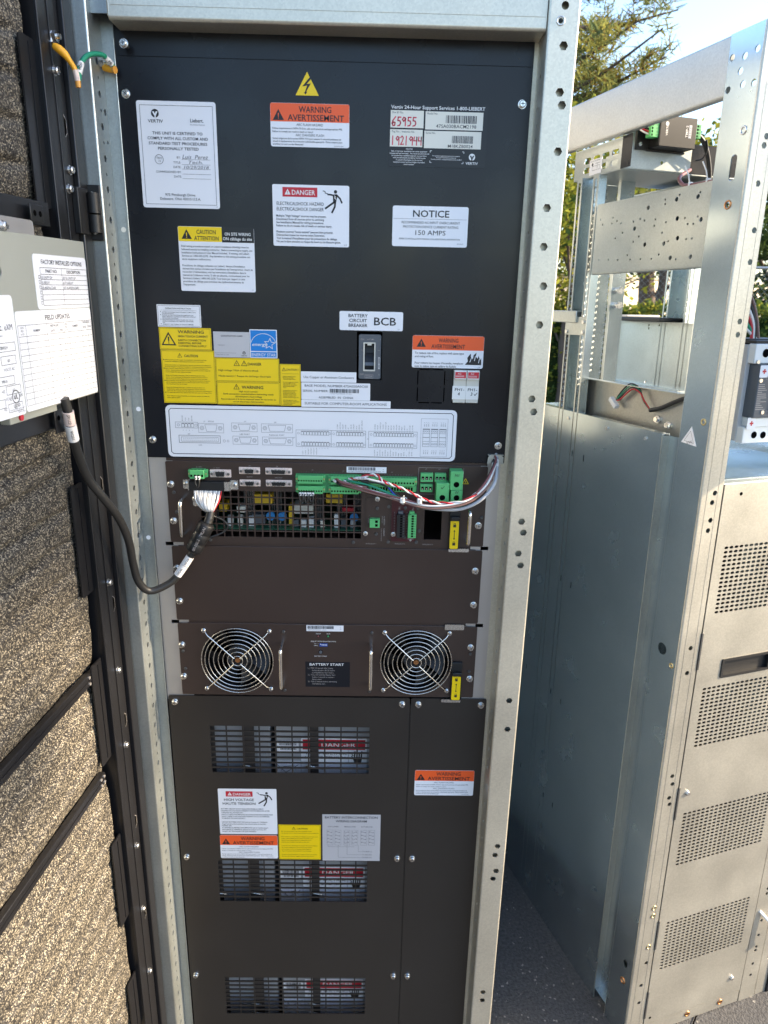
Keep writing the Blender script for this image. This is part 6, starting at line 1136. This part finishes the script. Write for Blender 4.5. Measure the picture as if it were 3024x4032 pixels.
# moulded case breaker in the open front
mc = thing('case_breaker', 'white and black moulded case breaker with red cross stickers beside the rack post', 'circuit breaker', RW(135, 60, 1241), RRot, local=True); CP = -Vector((117, 60, 1241))*MM
b = MB(); b.box(86, 196, 50, 120, 1246, 1408, 'label_grey', 1.5); b.box(88, 194, 36, 52, 1244, 1272, 'white_plastic', 1.5); b.box(88, 194, 36, 52, 1378, 1410, 'white_plastic', 1.5); b.box(96, 186, 32, 52, 1272, 1288, 'white_plastic', 1.5); b.build('body', mc, CP)
b = MB(); b.box(94, 188, 27, 52, 1288.2, 1377.6, 'grey_plastic', 2); b.box(128, 165, 22, 30, 1296, 1350, 'black_plastic', 1.5); b.build('front_cover', mc, CP)
b = MB(); b.box(92, 192, 60, 118, 1408, 1417, 'black_plastic', 1.5); b.box(90, 194, 40, 62, 1410, 1415, 'black_plastic', 1); b.build('terminal_shield', mc, CP)
for t, z, r_ in ((112, 1258, 6), (132, 1257, 6), (152, 1258, 6), (110, 1395, 7), (135, 1390, 6), (160, 1394, 7)): b = MB(); b.cyl((t, 35.8, z), (0, -1, 0), r_, 0.3, 'black_hole', 18); b.build('terminal_port', mc, CP)
for t, z in ((95, 1381), (98, 1351), (112, 1298), (128, 1388)): b = MB(); b.cyl((t, 35 if z > 1378 else 26.6, z), (0, -1, 0), 3.4, 1.6, 'nickel', 12); b.build('screw', mc, CP)
for t, z, y in ((103, 1366, 26.9), (98, 1279, 31.9)):
    L = Lab('cross_sticker', t-9, t+9, z-10, z+10, 'label_white', 2, y=y); L.poly([(5, 8.6), (13, 8.6), (13, 11.4), (5, 11.4)], 'red'); L.poly([(7.6, 6), (10.4, 6), (10.4, 14), (7.6, 14)], 'red', 0.05); L.done(mc, CP)
b = MB()
b.text('S', 94.8, 1369, 6, 26.7, 'ink_dimwhite', b=0.02); b.text('NS', 113, 1369, 6, 26.7, 'ink_dimwhite', 9, 'l', b=0.02); b.text('CE', 113, 1352, 4, 26.7, 'ink_dimwhite')
for i in range(14): b.rect(96, 96+rs.uniform(8, 22), 1344-i*3.2, 1345.2-i*3.2, 26.7, 'ink_dimwhite')
b.text('OFF', 124, 1298, 3, 26.7, 'ink_dimwhite')
for i in range(7): b.rect(118, 118+rs.uniform(14, 40), 1402-i*3, 1402.8-i*3, 35.7, 'ink_pale')
b.build('lettering', mc, CP)
L = Lab('side_print', 60, 110, 1280, 1350, 'grey_box', 1, y=-0.1, th=0.1, M=SM(86))
for i in range(26): L.poly([(6+(i % 3)*12, 4+i*2.4), (6+(i % 3)*12+rs.uniform(3, 10), 4+i*2.4), (6+(i % 3)*12+6, 5.2+i*2.4), (6+(i % 3)*12, 5.2+i*2.4)], 'ink_grey')
L.done(mc, CP)
for i, (mt, q) in enumerate((('wire_red', 0), ('wire_white', 8), ('cable_black', 15), ('wire_green', -8), ('wire_white', -16), ('wire_brown', 22))):
    b = MB(); b.tube(smooth_path([(120+i*3, 80, 1414), (118+q*.4, 84, 1440+q*.6), (100+q*.6, 92, 1466+q), (70+q*.5, 104, 1480+q*1.2), (30, 120, 1478+q)], 6), 2.6, mt, 8); b.build('wire', mc, CP)

# a further rack standing against it
nb = thing('neighbour_rack', 'narrow slice of another galvanised rack with black plinth beyond the perforated door', 'rack', RW(356, 0, -40), RRot, local=True); CP = -Vector((356, 0, -40))*MM
b = MB(); b.plate([(356, -45), (396, -45), (396, 1186), (356, 1186)], [ngon(378, z, 4, 12) for z in (260, 196, 132, 112, 70, 420, 600, 800, 1000)], 2, 3.8, 'galvanised_door'); b.box(356, 357.8, 4, 60, -45, 1186, 'galvanised'); b.build('post', nb, CP)
b = MB(); b.box(400, 620, 10, 12, 60, 1186, 'galvanised_door'); b.box(356, 620, 60, 700, 20, 1180, 'galvanised_sheet'); b.build('front_panel', nb, CP)
b = MB(); b.box(358, 360, -215, 2, 1360, 1960, 'galvanised'); b.box(360, 372, -215, -213, 1360, 1960, 'galvanised'); b.cyl((359, 2, 1360), 'z', 4, 600, 'dark_steel', 10); b.box(356, 620, 4, 60, 1188, 1900, 'galvanised_sheet'); b.build('added_shade_panel', nb, CP)  # unseen panel added to shade the open rack's upper front and breaker
b = MB(); b.box(386, 620, -2, 60, -58, 56, 'black_paint', 2); b.box(356, 620, 60, 700, -58, 18, 'black_paint'); b.build('plinth', nb, CP)
b = MB(); b.tube([(318, 0, 220), (352, -16, 180), (372, -25, 158)], 3.2, 'white_plastic', 10); b.cyl((372, -25, 158), (1, -.4, -1), 5, 8, 'copper', 12); b.build('prop_rod', nb, CP)

# ================================================================== GROUND AND BACKGROUND
m = bpy.data.materials.new('asphalt'); m.use_nodes = True; MT['asphalt'] = m
n = m.node_tree.nodes; l = m.node_tree.links; pb = n['Principled BSDF']; tc = n.new('ShaderNodeTexCoord')
t1 = n.new('ShaderNodeTexNoise'); t1.inputs['Scale'].default_value = 150; t1.inputs['Detail'].default_value = 6; l.new(tc.outputs['Object'], t1.inputs[0])
t2 = n.new('ShaderNodeTexNoise'); t2.inputs['Scale'].default_value = 2.2; t2.inputs['Detail'].default_value = 4; l.new(tc.outputs['Object'], t2.inputs[0])
vo = n.new('ShaderNodeTexVoronoi'); vo.inputs['Scale'].default_value = 240; l.new(tc.outputs['Object'], vo.inputs[0])
r1 = n.new('ShaderNodeValToRGB'); r1.color_ramp.elements[0].position = .3; r1.color_ramp.elements[0].color = (.045, .046, .050, 1); r1.color_ramp.elements[1].position = .75; r1.color_ramp.elements[1].color = (.105, .105, .108, 1); l.new(t1.outputs[0], r1.inputs[0])
mx = n.new('ShaderNodeMix'); mx.data_type = 'RGBA'; mx.blend_type = 'MULTIPLY'; mx.inputs[0].default_value = 0.5; l.new(r1.outputs[0], mx.inputs[6]); l.new(t2.outputs[0], mx.inputs[7])
# pale grit
sp2 = n.new('ShaderNodeSeparateColor'); l.new(vo.outputs['Color'], sp2.inputs[0]); gt = n.new('ShaderNodeMath'); gt.operation = 'GREATER_THAN'; gt.inputs[1].default_value = 0.99; l.new(sp2.outputs[1], gt.inputs[0])
m2 = n.new('ShaderNodeMix'); m2.data_type = 'RGBA'; m2.inputs[7].default_value = (.20, .19, .175, 1); l.new(mx.outputs[2], m2.inputs[6]); l.new(gt.outputs[0], m2.inputs[0]); l.new(m2.outputs[2], pb.inputs['Base Color']); pb.inputs['Roughness'].default_value = 0.85
ad = n.new('ShaderNodeMath'); ad.operation = 'ADD'; l.new(vo.outputs['Distance'], ad.inputs[0]); l.new(t1.outputs[0], ad.inputs[1]); bp = n.new('ShaderNodeBump'); bp.inputs['Strength'].default_value = .4; bp.inputs['Distance'].default_value = .003; l.new(ad.outputs[0], bp.inputs['Height']); l.new(bp.outputs[0], pb.inputs['Normal'])
mat('concrete', (0.34, 0.31, 0.26), 0.9, var=0.15, vscale=3, bump=0.2, bscale=60)
mat('dry_soil', (0.16, 0.11, 0.07), 0.95, var=0.4, vscale=5, bump=0.5, bscale=40)
mat('bark', (0.09, 0.065, 0.05), 0.9, var=0.4, vscale=14, bump=0.8, bscale=50, stretch=(1, 1, 0.25))
mat('fence_wire', (0.45, 0.46, 0.46), 0.4, 0.8)
def leafmat(name, c1, c2, tr=0.4):
    m = bpy.data.materials.new(name); m.use_nodes = True; MT[name] = m; n = m.node_tree.nodes; l = m.node_tree.links; n.clear()
    tc = n.new('ShaderNodeTexCoord'); t = n.new('ShaderNodeTexNoise'); t.inputs['Scale'].default_value = 3.5; t.inputs['Detail'].default_value = 6; l.new(tc.outputs['Object'], t.inputs[0])
    r = n.new('ShaderNodeValToRGB'); r.color_ramp.elements[0].position = .38; r.color_ramp.elements[0].color = (*c1, 1); r.color_ramp.elements[1].position = .62; r.color_ramp.elements[1].color = (*c2, 1); l.new(t.outputs[0], r.inputs[0])
    d = n.new('ShaderNodeBsdfDiffuse'); q = n.new('ShaderNodeBsdfTranslucent'); x = n.new('ShaderNodeMixShader'); x.inputs[0].default_value = tr; o = n.new('ShaderNodeOutputMaterial')
    l.new(r.outputs[0], d.inputs[0]); l.new(r.outputs[0], q.inputs[0]); l.new(d.outputs[0], x.inputs[1]); l.new(q.outputs[0], x.inputs[2]); l.new(x.outputs[0], o.inputs[0])
leafmat('needles', (0.09, 0.125, 0.06), (0.28, 0.27, 0.07)); leafmat('needles_brown', (0.20, 0.12, 0.04), (0.14, 0.10, 0.03))
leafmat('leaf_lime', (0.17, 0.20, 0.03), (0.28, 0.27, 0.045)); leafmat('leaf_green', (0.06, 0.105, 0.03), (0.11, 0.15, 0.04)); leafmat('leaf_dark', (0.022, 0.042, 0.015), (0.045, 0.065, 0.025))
def structure(name, me, loc=(0, 0, 0)):
    o = bpy.data.objects.new(name, me); COL.objects.link(o); o.location = loc; o['kind'] = 'structure'; return o
b = MB(); b.add([(-6e4, -6e4, 0), (6e4, -6e4, 0), (6e4, 6e4, 0), (-6e4, 6e4, 0)], [(0, 1, 2, 3)], 'asphalt'); structure('asphalt_ground', b.mesh('asphalt_ground'))
b = MB(); b.ribbon([], 1, 0, 'asphalt')
# crack filler line in the asphalt between the racks
pts = [(0.30+0.06*i+0.05*math.sin(i*1.7), -0.62+0.16*i) for i in range(12)]
b = MB(); 
for i in range(11):
    (x0, y0), (x1, y1) = pts[i], pts[i+1]; b.add([(x0*1e3-2, y0*1e3, 0), (x0*1e3+2, y0*1e3, 0), (x1*1e3+2, y1*1e3, 0), (x1*1e3-2, y1*1e3, 0)], [(0, 1, 2, 3)], 'black_hole')
structure('asphalt_crack', b.mesh('asphalt_crack'), (0.28, 0.15, 0.003))
def polar(az, d): return Vector((CAMP.x+d*math.sin(R(az)), CAMP.y+d*math.cos(R(az)), 0))
# planting strip and far pale driveway
def wedge(name, d0, d1, a0, a1, z, mt, h=0):
    b = MB(); vs_ = []; N = 12
    for i in range(N+1):
        a = a0+(a1-a0)*i/N
        for d in (d0, d1): p = polar(a, d); vs_.append((p.x*1e3, p.y*1e3, z*1e3))
    b.add(vs_, [(2*i, 2*i+1, 2*i+3, 2*i+2) for i in range(N)], mt); return structure(name, b.mesh(name))
wedge('planting_bed', 13.0, 21, -10, 60, 0.02, 'dry_soil'); wedge('driveway', 21, 50, -10, 60, 0.01, 'concrete')
b = MB(); vs_ = []
for i in range(25):
    a = -10+70*i/24
    for d, z in ((12.82, 0), (12.82, 0.13), (13.0, 0.13), (13.0, 0.0)): p = polar(a, d); vs_.append((p.x*1e3, p.y*1e3, z*1e3))
b.add(vs_, [(4*i+k, 4*i+4+k, 4*i+5+k, 4*i+1+k) for i in range(24) for k in range(3)], 'concrete'); structure('kerb', b.mesh('kerb'))

def leafset(rng, pts, size, mt_pick, b, aspect=0.5, droop=None):
    for p in pts:
        d = Vector((rng.gauss(0, 1), rng.gauss(0, 1), rng.gauss(0, .7))).normalized() if droop is None else (droop+Vector((rng.gauss(0, .5), rng.gauss(0, .5), rng.gauss(0, .4)))).normalized()
        e = d.orthogonal().normalized(); e = (Matrix.Rotation(rng.uniform(0, 6.28), 3, d) @ e); s = size*rng.uniform(.6, 1.3); w_ = s*aspect
        b.add([p-e*w_*.1, p+d*s*.5-e*w_*.5, p+d*s, p+d*s*.5+e*w_*.5], [(0, 1, 2, 3)], mt_pick(rng))
def tree(name, label, loc, th, cz_, rad, mats, seed, clumps=30, per=70, size=90, trunk=0.1, group=None, kind='broad', cat='tree'):
    rng = random.Random(seed); o = thing(name, label, cat, loc, group=group, local=True); H_ = cz_+rad[2]*0.6
    b = MB(); pts = [(0, 0, 0)]; x = y = 0
    for i in range(1, 7): x += rng.uniform(-.05, .05)*H_*.4; y += rng.uniform(-.05, .05)*H_*.4; pts.append((x*1e3, y*1e3, H_*i/6*1e3))
    b.tube(smooth_path(pts, 3), [trunk*1e3*(1-0.8*i/18) for i in range(19)], 'bark', 9)
    C_ = []
    for i in range(clumps):
        while True:
            q = Vector((rng.uniform(-1, 1), rng.uniform(-1, 1), rng.uniform(-1, 1)))
            if 0.25 < q.length < 1: break
        C_.append(Vector((q.x*rad[0], q.y*rad[1], cz_+q.z*rad[2])))
    for c in C_[:14]:
        z0 = max(th, c.z-0.35*rad[2]-0.2); b.tube(smooth_path([(x*500, y*500, z0*1e3*0.95), ((c.x*.5)*1e3, (c.y*.5)*1e3, (z0+c.z)/2*1e3), tuple(c*1e3)], 3), [trunk*300*(1-.13*i) for i in range(7)], 'bark', 6)
    b.build('trunk', o)
    b = MB(); pick = lambda r: mats[0] if r.random() < .7 else r.choice(mats)
    for c in C_:
        sp_ = rng.uniform(.16, .30)*max(rad)
        P_ = [(c+Vector((rng.gauss(0, 1), rng.gauss(0, 1), rng.gauss(0, .7)))*sp_*.6)*1e3 for _ in range(per)]
        leafset(rng, P_, size, pick, b)
    b.build('crown', o); return o
# pine: long limbs with needle tufts
def pine(loc, seed, height=8.5, base=2.0):
    rng = random.Random(seed); o = thing('pine_tree', 'tall pine with tufted limbs rising behind the cabinet against the sky', 'tree', loc, local=True)
    b = MB(); b.tube([(0, 0, 0), (40, 20, height*500), (0, 60, height*1e3)], [170, 120, 30], 'bark', 10); L_ = MB()
    z = base
    while z < height:
        for k in range(5):
            a = rng.uniform(0, 6.28) if k < 2 else rng.uniform(-1.2, .9); ln = (1.0-(z-base)/(height-base)*.75)*rng.uniform(1.5, 2.3)
            tip = Vector((math.cos(a)*ln, math.sin(a)*ln, z+ln*rng.uniform(.0, .28))); st = Vector((0, 0.03, z)); mid = st.lerp(tip, .5)+Vector((0, 0, -0.08))
            pp = smooth_path([st*1e3, mid*1e3, tip*1e3], 5); b.tube(pp, [36*(1-.08*i) for i in range(len(pp))], 'bark', 6)
            for j in range(14):
                f = rng.uniform(.25, 1.0); c = st.lerp(mid, f*2) if f < .5 else mid.lerp(tip, f*2-1); c = c+Vector((rng.gauss(0, .17), rng.gauss(0, .17), rng.gauss(.06, .10)))
                for q in range(30):
                    d = Vector((rng.gauss(0, 1), rng.gauss(0, 1), rng.gauss(.5, .8))).normalized(); s = rng.uniform(80, 150); e = d.orthogonal().normalized()*s*.085; p = c*1e3+Vector((rng.gauss(0, 50), rng.gauss(0, 50), rng.gauss(0, 40)))
                    L_.add([p-e, p+e, p+d*s+e*.4, p+d*s-e*.4], [(0, 1, 2, 3)], 'needles_brown' if rng.random() < .13 else 'needles')
        z += rng.uniform(.32, .5)
    b.build('trunk', o); L_.build('crown', o)
pine(polar(11.3, 9.6), 3)
# unseen broad crowned tree added out to the right: its shade falls on the upper part of the open door
sdir = Vector((math.cos(SUN_AZ), math.sin(SUN_AZ), 0)); SHT = Vector((-0.34, -0.25, 0))+sdir*11.5
tree('added_shade_tree', 'tall unseen tree added out to the right to shade the top of the open door', SHT+Vector((0, -1.2, 0)), 5.0, 1.36+11.5*math.tan(SUN_EL)+2.1, (2.4, 2.4, 2.0), ('leaf_green', 'leaf_dark'), 21, 330, 110, 300, .25)
GT = 'small trees beyond the lot'
tree('lime_tree', 'bright yellow green young tree seen in the gap beside the galvanised post', polar(14.6, 8.2), .7, 2.25, (.62, .62, 1.15), ('leaf_lime', 'leaf_green'), 2, 44, 80, 85, .07)
tree('leafy_tree', 'yellow green tree seen above the drilled plate of the rack', polar(21.0, 11.2), 1.8, 3.1, (1.3, 1.0, .95), ('leaf_lime', 'leaf_green', 'leaf_lime'), 5, 38, 70, 110, .10)
tree('leafy_tree', 'dark leaning tree behind the hedge, its trunk showing through the rack', polar(20.2, 16.5), 1.1, 2.9, (2.0, 1.4, 1.1), ('leaf_dark', 'leaf_green'), 6, 36, 70, 140, .26)
tree('leafy_tree', 'dark green tree beyond the rack front post', polar(28.6, 12.5), .8, 2.6, (1.1, 1.1, 1.5), ('leaf_dark', 'leaf_green'), 7, 44, 80, 120, .12)
tree('leafy_tree', 'tall green tree at the edge behind the case breaker', polar(31.5, 15.0), 1.0, 3.0, (1.6, 1.3, 1.8), ('leaf_green', 'leaf_dark'), 8, 40, 80, 140, .14)
tree('leafy_tree', 'round dark tree far across the pale driveway', polar(17.0, 24), 1.5, 3.4, (2.4, 2, 1.7), ('leaf_dark', 'leaf_green'), 9, 40, 70, 200, .2)
tree('leafy_tree', 'wide olive tree far across the pale driveway', polar(25.5, 26), 1.5, 3.6, (2.8, 2, 1.8), ('leaf_green', 'leaf_dark'), 10, 40, 70, 210, .2)
mat('render_wall', (0.62, 0.55, 0.43), 0.9, var=0.08, vscale=2)
fw = thing('garden_wall', 'long low cream rendered wall far across the lot', 'wall', polar(21.5, 31), (0, 0, R(38)), local=True); fw['kind'] = 'thing'
b = MB(); b.box(-9000, 9000, 0, 250, 0, 2050, 'render_wall', 20); b.build('wall_face', fw); b = MB(); b.box(-9060, 9060, -60, 310, 2052, 2140, 'concrete', 15); b.build('coping', fw)
# clipped hedge
rng = random.Random(12); o = thing('hedge', 'low clipped green hedge seen through the bare rack', 'hedge', polar(20, 8.6), group=None, local=True); o.rotation_euler = (0, 0, R(-18)); b = MB()
for _ in range(9000):
    f = rng.random()
    x = rng.uniform(-1.6, 1.6)
    if f < .45: y, z = rng.uniform(-.35, .35), 1.36+.05*noise.noise(Vector((x*3, 0, 0)))+rng.gauss(0, .03)
    else: y, z = -.35+rng.gauss(0, .03), rng.uniform(.1, 1.36)
    leafset(rng, [Vector((x, y, z))*1e3], 60, lambda r: 'leaf_green' if r.random() < .7 else 'leaf_lime', b)
b.build('foliage', o)
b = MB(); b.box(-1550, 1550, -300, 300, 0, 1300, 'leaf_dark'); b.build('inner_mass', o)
# chain link fence
fo = thing('chain_link_fence', 'wire mesh fence with steel posts behind the hedge', 'fence', polar(20, 10.2), local=True); fo.rotation_euler = (0, 0, R(-16))
for i in range(6): b = MB(); b.cyl((-5000+i*2200, 0, 0), 'z', 28, 1900, 'fence_wire', 10); b.build('fence_post', fo)
b = MB(); b.cyl((-5000, 0, 1860), 'x', 18, 11000, 'fence_wire', 8); b.build('top_rail', fo)
b = MB(); x = -5000
while x < 6000:
    for s in (1, -1): q = 1.3; x0, x1 = (x, x+1800) if s > 0 else (x+1800, x); b.add([(x0-q, 6*s, 40), (x0+q, 6*s, 40), (x1+q, 6*s, 1840), (x1-q, 6*s, 1840)], [(0, 1, 2, 3)], 'fence_wire')
    x += 75
o = b.build('wire_mesh', fo); o['kind'] = 'stuff'
